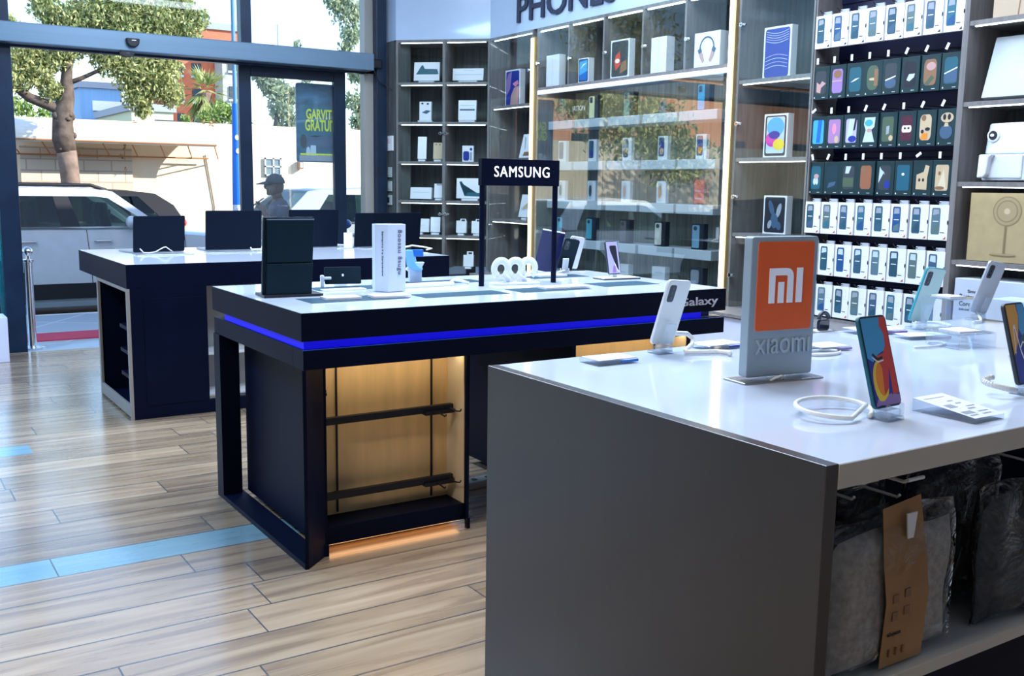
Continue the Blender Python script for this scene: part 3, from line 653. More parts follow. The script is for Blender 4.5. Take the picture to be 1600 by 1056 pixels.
fr.prism([(0, 0), (.090, .094), (.090, TW-.075), (.09, TW), (0, TW)], 'z', 0, .018)
fr.build('frame', BLACK, t, bevel=.0015)
bx(.003, TL-.003, .0, .003, .7235, .7245).build('ledge_edge', mat('blue_lit_edge', (.02, .10, .5), .3, emit=.15), t)
def niche_unit(x0, x1, nm):
    b = MB(); b.box(x0, x0+.022, .085, .85, .03, .66); b.box(x1-.012, x1, .085, .85, .03, .66); b.box(x0+.022, x1-.012, .235, .85, .03, .66); b.box(x0+.022, x1-.012, .10, .235, .03, .092)
    b.box(x0, x0+.022, .075, .095, .0, .04); b.box(x1-.012, x1, .075, .095, 0, .04)
    u = b.build('storage_unit', BLACK, t, bevel=.001)
    bx(x0+.022, x1-.013, .222, .2345, .092, .66).build('wooden_back', MAPLE, u)
    bx(x1-.0165, x1-.0125, .10, .222, .092, .66).build('pale_side', PALEP, u)
    bx(x0+.03, x1-.02, .120, .135, .652, .658).build('niche_light', mat('niche_led', (1.0, .78, .45), .5, emit=9), u)
    bx(x0+.03, x1-.02, .12, .15, .022, .028).build('plinth_light', LEDO, u)
    for vx in (x0+.115, x1-.085): bx(vx-.003, vx+.003, .216, .2215, .10, .655).build('support_rail', BLACKM, u)
    for z in (.445, .180):
        bx(x0+.022, x1-.03, .150, .172, z-.012, z+.013).build('cross_bar', BLACKM, u, bevel=.002)
        MB().box(x1-.15, x1-.03, .140, .178, z-.018, z-.004).tube([(x1-.05, .14, z), (x1-.045, .10, z-.004), (x1-.04, .085, z-.002), (x1-.038, .08, z+.006)], .003, 6).tube([(x1-.10, .14, z-.01), (x1-.10, .09, z-.015), (x1-.10, .08, z-.008)], .003, 6).build('hook_clip', BLACKM, u)
    MB().tube([(x0+.025, .15, .565), (x0+.038, .13, .56), (x0+.034, .12, .55)], .005, 6).ball((x0+.036, .13, .548), .009, 8).build('lock_knob', BLACKM, u)
niche_unit(.093, .668, 1); niche_unit(1.12, 1.74, 2)
text('table_lettering', 'Galaxy', .215, .044, mat('lavender_letter', (.55, .56, .72), .4), t, (TL-.262, -.002, .770), (math.pi/2, 0, 0), .0012, .012)
# cabinet on the far side seen through the gap, and power strip
b = MB(); b.prism(rrect(.0, .55, .01, .66, .02), 'y', 0, .06); tag(b.build('equipment_box', BLACKM, None, (2.38, 3.99, 0), bevel=.01), 'black rounded equipment box standing behind the black table', 'box')
t = thing('power_strip', 'grey power strip on the floor behind the lit niche unit', 'power strip', (2.045, 3.50, 0), math.radians(5))
bx(-.15, .17, -.035, .035, 0, .03).build('housing', mat('grey_strip', (.30, .34, .38), .5), t, bevel=.004)
b = MB(); [b.tube([(x, 0, .030), (x, 0, .0315)], .014, 12) for x in (-.1, -.02, .06, .13)]; b.build('sockets', DKGREY, t)

# ------------------------------------------------------------------ laptop table
ZA = .818
t = thing('display_table', 'dark laptop table with an open grey framed end by the shop entrance', 'table', (1.155, 5.415, 0))
AL = 1.905; AW = 1.285
bx(0, AL, 0, AW, .693, ZA-.0005).build('table_slab', BLACK, t, bevel=.001)
bx(.002, AL-.002, .002, AW-.002, ZA-.0005, ZA+.0005).build('white_top', WHITETOP, t)
GF = mat('grey_beige_frame', (.26, .235, .22), .45)
b = MB(); b.box(0, .014, 0, .035, .0, .693); b.box(0, .014, .745, .78, .0, .693); b.box(0, .014, .035, .745, .012, .075); b.box(0, .014, .035, .745, .675, .693); b.build('end_frame', GF, t, bevel=.001)
b = MB(); b.box(.014, .41, .0, .02, .0, .693); b.box(.014, .41, .76, .78, 0, .693); b.box(.39, .41, .02, .76, 0, .693); b.box(.014, .39, .02, .76, .012, .03); b.build('end_unit', BLACK, t)
b = MB(); b.box(.08, .38, -.003, 0, .07, .64); b.build('front_panel', BLACK, t, bevel=.001)
bx(.02, .385, .021, .023, .10, .66).build('bright_view_panel', mat('pale_view_tone', (.30, .38, .48), .4), t)  # pale colour stands in for bright floor and street seen through slots
for z in (.20, .33, .46): bx(.02, .388, .023, .30, z, z+.02).build('inner_shelf', BLACK, t)
bx(.41, AL-.02, .0, .03, .0, .07).build('plinth', BLACK, t)
b = MB(); b.box(.42, AL-.02, .30, .78, .07, .690); b.build('centre_cabinet', mat('pale_grey_cabinet', (.38, .39, .40), .4), t)
b = MB(); b.box(.42, AL-.02, .10, .30, .30, .315); b.box(.42, AL-.02, .10, .30, .07, .08); b.build('centre_shelf', mat('pale_shelf_2', (.62, .66, .72), .35), t)
bx(AL-.02, AL, 0, .78, .0, .693).build('far_side', BLACK, t)
def laptop(label, a, b_, h_, lean=6):
    A, B = onz(*a, ZA), onz(*b_, ZA); L = (B-A).length; rz = math.atan2(B.y-A.y, B.x-A.x)
    t = thing('laptop', label, 'laptop', (A.x, A.y, ZA), rz)
    # seen from behind: the lid's back faces -y, keyboard deck lies towards +y (the window)
    T = Matrix.Rotation(math.radians(lean), 4, 'X')
    b = MB(); b.prism(rrect(0, L, .006, h_, .008), 'y', -.003, .003, 0, T); b.build('lid', mat('laptop_shell', (.002, .006, .016), .4, spec=.12), t, bevel=.0012)
    b = MB(); b.prism(rrect(0, L, 0, .21, .008), 'z', .002, .012, 0, Matrix.Translation((0, -.0, 0))); b.build('deck', mat('laptop_deck', (.35, .38, .42), .3, metal=.7), t, bevel=.002)
    b = MB(); b.face(rrect(.006, L-.006, .012, h_-.006, .006), .0034, 0, T); b.build('screen', SCREEN, t, recalc=False)
    return t
laptop('leftmost laptop seen from behind on the dark table by the entrance', (208, 396), (288, 393), .222)
laptop('second laptop from the left seen from behind, in front of the blue street pole', (321, 392), (408, 390), .252)
laptop('laptop seen from behind in front of the man in the cap', (450, 388), (527, 386), .255)
laptop('rightmost laptop seen from behind on the dark table', (553, 387), (655, 384), .235)
def pad(label, a, w_, d_, h_, rz=0, z=ZA, name='laptop_stand', mt=None, cat='stand'):
    p = onz(*a, z); t = thing(name, label, cat, (p.x, p.y, z), rz)
    bx(0, w_, 0, d_, 0, h_).build('plate', mt or SILVERL, t, bevel=.001)
    return t
def squiggle(label, px_, py_, pts, r=.005, z=ZA, name='security_cable'):
    p = onz(px_, py_, z)
    return tag(MB().tube(pts, r, 7, flat=1).build(name, CABLE, None, (p.x, p.y, z), smooth=True), label, 'cable')
for lab, a, w_ in (('thin pale plate with a cable in front of the leftmost laptop', (214, 400), .33), ('thin pale plate in front of the second laptop', (326, 396), .30), ('thin pale plate in front of the rightmost laptop', (568, 389), .25)):
    t = pad(lab, a, w_, .10, .006)
squiggle('white bent cable on the plate before the leftmost laptop', 219, 398, [(0, 0, .035), (.02, 0, .012), (.05, 0, .008), (.09, 0, .016), (.135, 0, .040), (.15, .0, .042), (.165, 0, .03), (.19, 0, .012)], .0035)
squiggle('white cable on the plate before the second laptop', 392, 392, [(0, 0, .022), (.0, -.01, .01), (.06, -.01, .01), (.09, 0, .012)], .005)
squiggle('white cable lying before the third laptop', 507, 386, [(0, 0, .03), (.03, 0, .018), (.09, 0, .014), (.14, 0, .010)], .006)
squiggle('white looped cable at the right end of the laptop table', 628, 392, [(0, .0, .008), (.04, .05, .02), (.10, .05, .03), (.16, .02, .022), (.22, 0, .01), (.16, -.04, .006)], .006)
p = onz(544, 388, ZA); t = thing('info_card', 'small white upright info card between the third and the rightmost laptop', 'sign', (p.x, p.y, ZA), 0)
bx(-.03, .03, -.003, .003, .004, .105).build('card', WHITE, t); bx(-.035, .045, -.03, .03, 0, .004).build('base', ACRYL, t)

# ------------------------------------------------------------------ things on the black table
def onS(x, y): return onz(x, y, ZB)
# tall black folded display
A = onS(412, 466); t = thing('folding_stand', 'tall black folded display stand at the left end of the blue lit table', 'display stand', (A.x, A.y, ZB), math.radians(-5))
BK = mat('satin_teal_black', (.003, .014, .025), .42, spec=.2)
T = Matrix.Rotation(math.radians(-2.5), 4, 'X')
b = MB(); b.prism([(0, .010), (.180, .010), (.197, .285), (.014, .285)], 'y', .02, .038, 0, T); b.build('back_panel', BK, t, bevel=.002)
b = MB(); b.prism([(.012, .010), (.176, .010), (.184, .120), (.018, .120)], 'y', .004, .020, 0, T); b.build('lower_front', BK, t, bevel=.002)
b = MB(); b.prism([(.019, .124), (.184, .124), (.194, .274), (.024, .274)], 'y', .008, .020, 0, T); b.build('upper_front', BK, t, bevel=.002)
b = MB(); b.prism([(.024, .2745), (.194, .2745), (.1945, .279), (.0245, .279)], 'y', .008, .02, 0, T); b.build('silver_top_edge', mat('blue_grey_edge', (.25, .32, .45), .3, metal=.5), t)
bx(0, .215, -.008, .12, 0, .010).build('base', BLACKM, t, bevel=.001)
# tablet lying on its long edge
A = onS(504, 449); t = thing('tablet', 'black tablet on its long edge behind the white price plates', 'tablet', (A.x, A.y, ZB), math.radians(-12))
T = Matrix.Translation((0, 0, .012)) @ Matrix.Rotation(math.radians(-12), 4, 'X')
b = MB(); b.prism(rrect(.01, .155, 0, .068, .006), 'y', 0, .008, 0, T); b.build('body', BK, t, bevel=.001)
b = MB(); b.prism(rrect(.078, .086, .030, .040, .002), 'y', -.001, 0, 0, T); b.build('label', WHITEI, t)
b = MB(); b.box(-.008, .006, -.008, .01, .0, .048, 0); b.box(.0, .034, -.008, -.001, .030, .042, 0); b.build('security_clamp', WHITEP, t, bevel=.003)
t = pad('long thin white plate under the black tablet', (508, 456), .17, .05, .006, math.radians(0), ZB, 'price_plate', WHITE, 'price plate')
# white tower box
A = onS(608, 457); t = thing('product_box', 'tall narrow white box with black upright lettering on the blue lit table', 'box', (A.x, A.y, ZB), math.radians(0))
b = MB(); b.prism([(-.004, 0), (.075, .010), (.075, .07), (-.035, .045)], 'z', 0.002, .256); b.build('carton', mat('box_white_blue', (.62, .70, .84), .4), t, bevel=.001)
bx(-.036, .076, .044, .07, .002, .256).build('carton_back', MATS['box_white_blue'], t)
an = math.atan2(.010, .079)
text('upright_lettering', '8oosau 8sugu', .168, .025, NAVYI, t, (.034, .0030, .235), Euler((math.pi/2, math.pi/2, an), 'XYZ'), .0004, -.004, 1.15)
o = text('side_lettering', 'Samarro f a Saravsusw', .17, .007, NAVYI, t, (-.020, .0205, .23), Euler((math.pi/2, math.pi/2, math.atan2(-.045, .031)+0), 'XYZ'), .0004, .012)
# flip phone on stand
A = onS(648, 441); t = thing('folding_phone', 'half folded blue and white phone on a white stand behind the white tower box', 'phone', (A.x, A.y, ZB), math.radians(-15))
b = MB(); b.prism([(.0, .052), (.030, .072), (.036, .135), (.006, .135), (-.004, .085), (-.03, .058), (-.03, .05)], 'x', -.032, .032, 0, Matrix.Rotation(math.radians(70), 4, 'Z')); b.build('body', mat('ice_blue_phone', (.16, .45, .85), .25), t, bevel=.002)
bx(-.03, .035, -.012, -.002, .108, .138).build('dark_band', BLUE, t, bevel=.003)
b = MB(); b.prism([(-.026, 0), (.026, 0), (.026, .062), (.038, .085), (-.012, .085), (-.040, .055), (-.026, .045)], 'y', -.020, .012); b.build('stand', mat('stand_pale', (.55, .66, .84), .35), t, bevel=.002)
t = thing('charging_tray', 'white rounded tray under the folding phone', 'tray', tuple(onS(640, 449)), math.radians(2))
b = MB(); b.prism(rrect(-.06, .20, -.03, .03, .02), 'z', 0, .014); b.build('tray', WHITEP, t, bevel=.004)
b = MB(); b.tube([(.19, 0, .012), (.22, .02, .02), (.25, .02, .015), (.28, -.0, .005)], .006, 8); b.build('cable', CABLE, t, smooth=True)
squiggle('white cable loop hooked at the left foot of the white tower box', 590, 450, [(-.02, 0, .004), (-.015, 0, .04), (0, 0, .055), (.03, -.02, .045), (.02, -.03, .038), (-.01, -.01, .04)], .006, ZB)
# sign frame
A = onS(757, 447); t = thing('brand_sign', 'black sign frame on two posts with white lettering over the blue lit table', 'sign', (A.x-.015, A.y, ZB), math.radians(1.0))
for x in (0, .362): MB().tube([(x, 0, 0), (x, 0, .505)], .0115, 16).build('post', BLACK, t)
bx(-.0115, .3735, -.013, .013, .405, .512).build('sign_board', BLACK, t, bevel=.001)
text('sign_lettering', 'SAMSUNG', .272, .043, mat('sign_white', (.9, .92, 1), .4, emit=.55), t, (.048, -.014, .440), (math.pi/2, 0, 0), .0015, .0, 1.12)
# grey mats, each with its corner pixels
def flatmat(label, w_, d_, x, y, rz=0):
    t = tag(bx(0, w_, 0, d_, 0, .0015).build('display_mat', MAT_G, None, (x, y, ZB), (0, 0, rz)), label, 'mat'); return t
flatmat('dark grey mat with two white plates at the left end of the blue lit table', .37, .15, 1.285, 3.22)
flatmat('empty dark grey mat in front of the white tower box', .36, .13, 1.712, 3.20)
flatmat('dark grey mat with two white plates below the white letter sign', .33, .14, 2.135, 3.20)
flatmat('dark grey mat under the lavender phone', .29, .15, 2.57, 3.245)
flatmat('dark grey mat under the black tablet', .36, .13, 1.46, 3.58)
flatmat('dark grey mat under the folding phone tray', .33, .13, 1.90, 3.64)
flatmat('dark grey mat behind the right post of the letter sign', .30, .12, 2.50, 3.66)
flatmat('dark grey mat under the dark upright phone', .26, .12, 2.88, 3.70) if False else None
for lab, x, y, w_ in (('left white price plate on the leftmost grey mat', 1.36, 3.27, .13), ('right white price plate on the leftmost grey mat', 1.535, 3.25, .14), ('left white price plate below the letter sign', 2.27, 3.24, .10), ('right white price plate below the letter sign', 2.385, 3.24, .10), ('white price plate behind the right post of the letter sign', 2.56, 3.70, .14)):
    t = thing('price_plate', lab, 'price plate', (x, y, ZB+.0015), math.radians(-4))
    bx(0, w_, 0, .075, 0, .009).build('plate', WHITE, t, bevel=.001)
    bx(.004, w_-.004, .004, .071, .0091, .0098).build('price_card', mat('card_pale', (.66, .72, .84), .4), t)
# phones at the right
A = onS(917, 424); phone('dark upright phone seen from the back near the centre of the blue lit table', (2.76, 3.80, ZB), math.radians(-18), math.radians(-14), back=BK, camr='front', body=BLACKM, w_=.076, h_=.150, roll=math.radians(11))
stand('white phone stand with a cable holding the dark upright phone', (2.76, 3.80, ZB), math.radians(-22), [(.0, -.02, .02), (-.04, -.04, .012), (-.08, -.03, .008), (-.1, -.04, .006)], mt=WHITEP, back=True)
artL = [(FULL, 0), ([(.26, .84), (.34, .88), (.8, .88), (.86, .84), (.88, .1), (.8, .05), (.62, .22), (.5, .45), (.3, .7)], 1), ([(.3, .03), (.42, .22), (.5, .28), (.6, .2), (.62, .05), (.5, .02)], 2), ([(.5, .4), (.6, .25), (.8, .05), (.9, .05), (.75, .15), (.6, .32)], 3)]
A = onS(961, 436); phone('upright phone with a lavender and black wallpaper on the rightmost grey mat', (A.x, A.y, ZB), math.radians(3), math.radians(13), screen=(LAVP, INK, PURP, WHITEI), art=artL, body=DKGREY, w_=.075, h_=.150)
t = thing('phone_stand', 'thin white stand plate with a dark edge under the lavender phone', 'stand', (A.x-.03, A.y-.035, ZB), math.radians(-4))
bx(-.055, .14, 0, .09, 0, .006).build('dark_plate', DKGREY, t); bx(-.055, .14, 0.002, .088, .006, .0085).build('white_plate', WHITE, t); bx(.025, .045, .05, .07, .0085, .05).build('neck', WHITEP, t)
# tablet and white phone beyond the ribbon stand
A = onS(800, 424); t = thing('tablet', 'navy tablet leaning back behind the white ribbon shaped stand', 'tablet', (2.72, 3.90, ZB), math.radians(-25))
T = Matrix.Translation((0, 0, .006)) @ Matrix.Rotation(math.radians(12), 4, 'X') @ Matrix.Rotation(math.radians(10), 4, 'Y')
b = MB(); b.prism(rrect(-.055, .055, 0, .20, .008), 'y', 0, .008, 0, T); b.build('body', mat('navy_tablet', (.015, .02, .09), .3), t, bevel=.002)
b = MB(); b.box(-.053, .053, -.001, .009, .1965, .2005, 0, T); b.build('white_edge', WHITEI, t)
bx(-.03, .03, 0, .09, 0, .006).build('foot', WHITEP, t)
phone('white phone standing right of the navy tablet', (2.84, 3.86, ZB), math.radians(-18), math.radians(-12), back=WHITE, camr='front', body=WHITEP, w_=.07, h_=.155, roll=math.radians(10))
# ribbon stand : three white loops
A = onS(800, 446); t = thing('ribbon_stand', 'white stand of three heart like loops between the posts of the letter sign', 'stand', (2.285, 3.50, ZB), math.radians(-8))
for k, (cx, ro) in enumerate(((-.058, .35), (.008, .0), (.070, -.35))):
    pts = []
    for i in range(29):
        a = math.radians(-60+300*i/28); r_ = .030
        pts.append((cx+r_*math.cos(a)*1.05+(0 if k != 1 else 0), .004*k, .066+r_*1.1*math.sin(a)))
    pts = [(cx+.045*(1 if k < 2 else -.9), .004*k, .008)]+[(p[0], p[1], p[2]) for p in (pts if k < 2 else pts)]
    if k == 2: pts = [(cx+.0-.045, .008, .008)]+[(2*cx-p[0], p[1], p[2]) for p in pts[1:]]
    MB().tube(pts, .0085, 8, flat=1.8).build('loop', WHITEP, t, smooth=True)
b = MB(); b.prism(rrect(-.105, .115, -.03, .03, .02), 'z', 0, .010); b.build('base', WHITEP, t, bevel=.003)
b = MB(); b.prism(rrect(-.075, -.03, -.028, -.01, .006), 'z', .010, .022); b.prism(rrect(.03, .075, -.028, -.01, .006), 'z', .010, .022); b.build('cradle', ACRYL, t, bevel=.002)

# ------------------------------------------------------------------ boxes on the wall shelves
def carton(label, Y=None, z=0, w_=.1, h_=.1, d_=.05, art=None, mats=(), body=WHITE, off=.03, rz=None, loc=None, name='product_box', cat='box', group=None, tilt=0, foot=None, turn=0):
    if loc is None: loc = (WX+off, Y, z); rz = R90
    t = thing(name, label, cat, loc, rz+math.radians(turn), group)
    T = Matrix.Translation((0, 0, (.018 if foot else .0012)+d_*math.sin(math.radians(tilt)))) @ Matrix.Rotation(-math.radians(tilt), 4, 'X')
    b = MB(); b.box(-w_/2, w_/2, 0, d_, 0, h_, 0, T); b.build('carton', body, t, bevel=.0012)
    if art:
        b = MB()
        for k, (pts, mi_) in enumerate(art): b.face([(-w_/2+p[0]*w_, p[1]*h_) for p in pts], -.0008-.0003*k, mi_, T)
        b.build('printed_front', list(mats), t, recalc=False)
    if foot: bx(-w_*foot/2, w_*foot/2, -.012, d_+h_*math.sin(math.radians(tilt))*.5, .0006, .017).build('easel', WHITEP, t, bevel=.001)
    return t
def cpx(label, l, r, top, zs, art=None, mats=(), off=.10, **k):
    """a carton on a shelf of the right wall whose front edges are seen at image columns l and r"""
    A, B = onx(l, top, WX+off), onx(r, top, WX+off); k.setdefault('d_', .05)
    h_ = (A.z+B.z)/2-zs
    return carton(label, (A.y+B.y)/2, zs, abs(A.y-B.y), h_, k.pop('d_'), art, mats, off=off, **k)
def R(x0, z0, x1, z1): return [(x0, z0), (x1, z0), (x1, z1), (x0, z1)]
SCR = rrect(.06, .94, .04, .96, .06)
# corner cabinet (root CH, local x along, y deep)
def chloc(x, z, y=.09):
    return (CH[0]+x*math.cos(CHR)-y*math.sin(CHR), CH[1]+x*math.sin(CHR)+y*math.cos(CHR), z)
def cbox(label, x, z, w_, h_, **k):
    k.setdefault('d_', .03); k.setdefault('y', .10); y = k.pop('y')
    return carton(label, w_=w_, h_=h_, loc=chloc(x, z, y), rz=CHR, **k)
zc = [2.089, 1.765, 1.439, 1.114, .820, .536]
KB = [([(.08, .34), (.90, .34), (.96, .36), (.90, .62), (.42, .64), (.34, .85), (.28, .80), (.12, .42)], 0)]
cbox('white box with a dark keyboard case picture, top left of the corner cabinet', .235, zc[0], .225, .155, art=KB, mats=(TEAL,), tilt=8, foot=.6)
cbox('wide low white box, top right of the corner cabinet', .595, zc[0], .265, .10, art=[(R(.06, .44, .94, .52), 0), (R(.35, .80, .68, .86), 0)], mats=(PALE,), tilt=8, foot=.6)
cbox('upright white box with a small blue folder picture, second shelf of the corner cabinet', .225, zc[1], .105, .155, art=[([(.2, .42), (.6, .55), (.95, .50), (.6, .34)], 0), (ell(.25, .9, .1, .05, 8), 1), (ell(.7, .88, .1, .05, 8), 1)], mats=(SLATE, INK), foot=1.2, tilt=2)
cbox('white box with a grey line, second shelf on the right of the corner cabinet', .59, zc[1], .155, .165, art=[(R(.08, .48, .92, .56), 0), (R(.1, .72, .9, .76), 1)], mats=(SLATE, PALE), foot=.9, tilt=5)
cbox('slim white box leaning in a clear stand, third shelf of the corner cabinet', .195, zc[2], .075, .19, foot=.8, tilt=10, turn=8)
cbox('sand coloured phone box in a clear stand, third shelf of the corner cabinet', .335, zc[2], .078, .14, body=SAND, art=[(ell(.3, .88, .1, .05, 8), 0), (ell(.7, .88, .1, .05, 8), 0)], mats=(BROWN,), foot=.8, tilt=10, turn=8)
cbox('white earphone box with a dark picture, third shelf, right side of the corner cabinet', .60, zc[2], .098, .135, art=[(rrect(.08, .62, .08, .66, .15), 0), (ell(.78, .78, .12, .09, 12), 0), (R(.68, .1, .86, .6), 1)], mats=(DEEPB, GREYI))
cbox('wide white box, fourth shelf on the left of the corner cabinet', .185, zc[3], .19, .10, art=[(R(.1, .55, .9, .6), 0)], mats=(PALE,), tilt=8, d_=.06)
cbox('white boxed cable with a hang tab, fourth shelf of the corner cabinet', .345, zc[3], .085, .12, art=[(R(.25, .88, .9, .98), 0)], mats=(GREYI,), foot=.7, tilt=8)
cbox('white box with a folding tablet keyboard picture, fourth shelf of the corner cabinet', .62, zc[3], .24, .17, art=[([(.28, .16), (.90, .14), (1.0-.03, .10), (.95, .10), (.30, .12), (.42, .32), (.36, .50), (.18, .85), (.10, .82), (.30, .46)], 0), ([(.30, .12), (.95, .12), (.86, .28), (.42, .30)], 0)], mats=(TEAL,), foot=.6, tilt=5)
cbox('white box with a hang tab, lowest left shelf of the corner cabinet', .175, zc[4], .165, .115, art=[(R(.15, .5, .8, .53), 0)], mats=(PALE,), foot=.35, tilt=6)
cbox('small leaning white box, lowest left shelf of the corner cabinet', .315, zc[4], .085, .13, foot=.8, tilt=12, turn=8)
cbox('left of the two small white charger boxes in the corner cabinet', .545, zc[4], .09, .105, art=[(R(.4, .88, .95, 1.15), 0), (R(.5, .95, .85, 1.1), 1)], mats=(WHITE, DKGREY), foot=.6, tilt=6)
cbox('right of the two small white charger boxes in the corner cabinet', .68, zc[4], .09, .105, art=[(R(.4, .88, .95, 1.15), 0), (R(.5, .95, .85, 1.1), 1)], mats=(WHITE, DKGREY), foot=.6, tilt=6)
cbox('single small white charger box at the bottom of the corner cabinet', .61, zc[5], .09, .10, art=[(R(.35, .95, .98, 1.3), 0), (R(.5, 1.05, .85, 1.22), 1)], mats=(WHITE, DKGREY), foot=.6, tilt=4)
# narrow cabinet
artD = [(SCR, 0), ([(.1, .3), (.35, .5), (.45, .95), (.2, .9), (.08, .7)], 1), ([(.35, .05), (.9, .05), (.92, .55), (.6, .5), (.4, .3)], 2), ([(.5, .62), (.85, .7), (.92, .6), (.7, .52)], 3)]
cpx('tablet box with a dark and orange picture, top of the narrow cabinet', 790, 813, 109, 1.886, artD, (DEEPB, PURP, ROSE, PINK), off=.12)
carton('white laptop box leaning back on the second shelf of the narrow cabinet', 6.815, 1.461, .20, .195, .03, [([(.25, .08), (.85, .08), (.80, .25), (.32, .25)], 0), ([(.15, .9), (.25, .85), (.35, .4), (.32, .3)], 1)], (BROWN, GREYI), off=.08, tilt=14)
carton('white box with a pale swirl on the third shelf of the narrow cabinet', 6.815, .973, .19, .185, .03, [(ell(.5, .45, .42, .12, 16, .3), 0), (ell(.5, .5, .3, .1, 16, .5), 1)], (PALE, SAND), off=.08, tilt=12, foot=.35)
carton('small blue gridded card box standing behind the pale swirl box', 6.74, 1.10, .13, .16, .03, [(R(.1+.3*i, .1+.22*j, .3+.3*i, .25+.22*j), 0) for i in range(3) for j in range(4)], (SLATE,), off=.22, body=PALE)
# top row of the glazed case
cpx('plain tall white box, leftmost in the top row of the glazed case', 854, 874, 86, 1.991, d_=.06, off=.03, art= [(R(.48, .02, .50, .98), 0)], mats=(PALE,))
cpx('phone box with a blue wave picture in the top row of the glazed case', 904, 920, 91, 1.991, d_=.05, off=.03, art= [(SCR, 0), (rrect(.12, .88, .08, .92, .05), 1), ([(.12, .3), (.88, .45), (.88, .9), (.12, .85)], 2), ([(.2, .55), (.5, .75), (.85, .8), (.5, .68)], 3)], mats=(INK, BLUE, SKYB, WHITEI))
cpx('tablet box with a dark red picture in the top row of the glazed case', 955, 984, 62, 1.991, d_=.05, off=.03, art= [(SCR, 0), ([(.3, .2), (.55, .35), (.5, .7), (.3, .6), (.2, .45)], 1), ([(.5, .1), (.9, .2), (.85, .45), (.6, .4)], 2), (ell(.38, .45, .12, .06, 10), 3)], mats=(DKGREY, RED, BROWN, WHITEI))
cpx('plain white double box, fourth in the top row of the glazed case', 1018, 1042, 58, 1.991, d_=.07, off=.03, art= [(R(.49, .02, .505, .98), 0)], mats=(PALE,))
t = cpx('white headphone box with a picture of headphones in the top row of the glazed case', 1086, 1126, 50, 1.991, d_=.08, off=.03, art= [([(.5+.30*math.cos(a), .52+.36*math.sin(a)) for a in [math.pi*k/12 for k in range(13)]]+[(.5-.25*math.cos(a), .52+.31*math.sin(a)) for a in [math.pi*k/12 for k in range(13)]], 0),
     ([(.16, .50), (.26, .56), (.36, .34), (.42, .18), (.34, .12), (.22, .30)], 1), ([(.84, .50), (.74, .56), (.64, .34), (.58, .18), (.66, .12), (.78, .30)], 1), ([(.14, .50), (.26, .58), (.32, .46), (.2, .38)], 0), ([(.86, .50), (.74, .58), (.68, .46), (.8, .38)], 0)], mats=(SLATE, ROSE))
# rows in the glazed case
def small(label, row, col_, w_, h_, d_, body, art=None, mats=(), **k):
    carton(label, COLY[col_]-k.get('dy', 0), ROWZ[row]+.001, w_, h_, d_, art, mats, body, off=.14, turn=6, name=k.get('name', 'phone_box'))
ORD = ('leftmost', 'second', 'third', 'fourth', 'rightmost')
CAM2 = [(rrect(.1, .42, .68, .94, .06), 1), (ell(.26, .86, .08, .04, 8), 2), (ell(.26, .75, .08, .04, 8), 2)]
row1 = [(C('dark_green', .01, .10, .10), 'dark green'), (PGRN, 'pale green'), (C('grey_teal', .12, .26, .26), 'grey teal'), (SLATE, 'short slate blue'), (C('azure', .07, .40, .75), 'bright blue')]
for c_, (m_, nm) in enumerate(row1):
    h_ = .085 if c_ == 3 else .165
    small('%s phone on a dark box, %s on the top glazed case shelf' % (nm, ORD[c_]), 0, c_, .098, h_, .05, DKGREY, [(rrect(.05, .62, .03, .97, .05), 0)]+CAM2, (m_, SLATE, INK))
row2 = [(TEAL, DEEPB, 'dark blue'), (TEAL, DEEPB, 'navy'), (GREYI, DKGREY, 'grey'), (DEEPB, ROSE, 'purple and rose'), (DEEPB, ORANGE, 'violet and orange')]
for c_, (m1, m2, nm) in enumerate(row2):
    small('white phone box with a %s picture, %s on the second glazed case shelf' % (nm, ORD[c_]), 1, c_, .088, .158, .03, WHITE, [(rrect(.08, .66, .14, .94, .1), 0), (ell(.38, .55, .24, .26, 14), 1), (ell(.40, .36, .2, .14, 12), 2)], (SLATE, m1, m2))
row3 = [(TEAL, 'teal'), (DKGREY, 'black'), (ROSE, 'rose'), (C('copper', .55, .25, .12), 'copper'), (RED, 'red')]
for c_, (m1, nm) in enumerate(row3):
    if c_ == 4: small('dark box with a red phone picture, rightmost on the third glazed case shelf', 2, 4, .10, .165, .04, C('maroon', .12, .01, .03), [(R(.08, .06, .9, .95), 0), (R(.12, .2, .8, .26), 1), (R(.12, .5, .8, .54), 1)], (RED, PINK))
    else: small('white phone box with a %s phone, %s on the third glazed case shelf' % (nm, ORD[c_]), 2, c_, .085, .148, .03, WHITE, [(rrect(.10, .64, .08, .93, .18), 0), (ell(.37, .5, .18, .3, 14), 1)], (PALE, m1))
row4 = [(C('cyan', .12, .50, .65), 'cyan'), (C('cyan2', .08, .42, .58), 'blue green'), (C('taupe', .14, .12, .13), 'taupe'), (C('ivory', .62, .62, .56), 'ivory'), (C('steel_blue', .20, .38, .55), 'steel blue')]
for c_, (m1, nm) in enumerate(row4):
    small('black box with a %s phone back, %s on the fourth glazed case shelf' % (nm, ORD[c_]), 3, c_, .10, .165, .045, INK, [(rrect(.05, .66, .05, .95, .06), 0), (ell(.3, .82, .16, .09, 10), 1)], (m1, DKGREY))
small('small black gadget box, leftmost on the lowest shelf of the glazed case', 4, 0, .11, .115, .05, DKGREY, [(rrect(.1, .7, .12, .92, .15), 0)], (SLATE,))
small('plain white box on the lowest shelf of the glazed case', 4, 2, .10, .10, .05, WHITE, [(R(.2, .4, .8, .5), 0)], (PALE,))
small('white gadget box, fourth on the lowest shelf of the glazed case', 4, 3, .12, .11, .05, WHITE, [(R(.2, .6, .8, .7), 0)], (PALE,))
small('black gadget box with a grey picture, rightmost on the lowest glazed case shelf', 4, 4, .115, .13, .05, DKGREY, [(rrect(.12, .72, .2, .9, .12), 0)], (GREYI,))
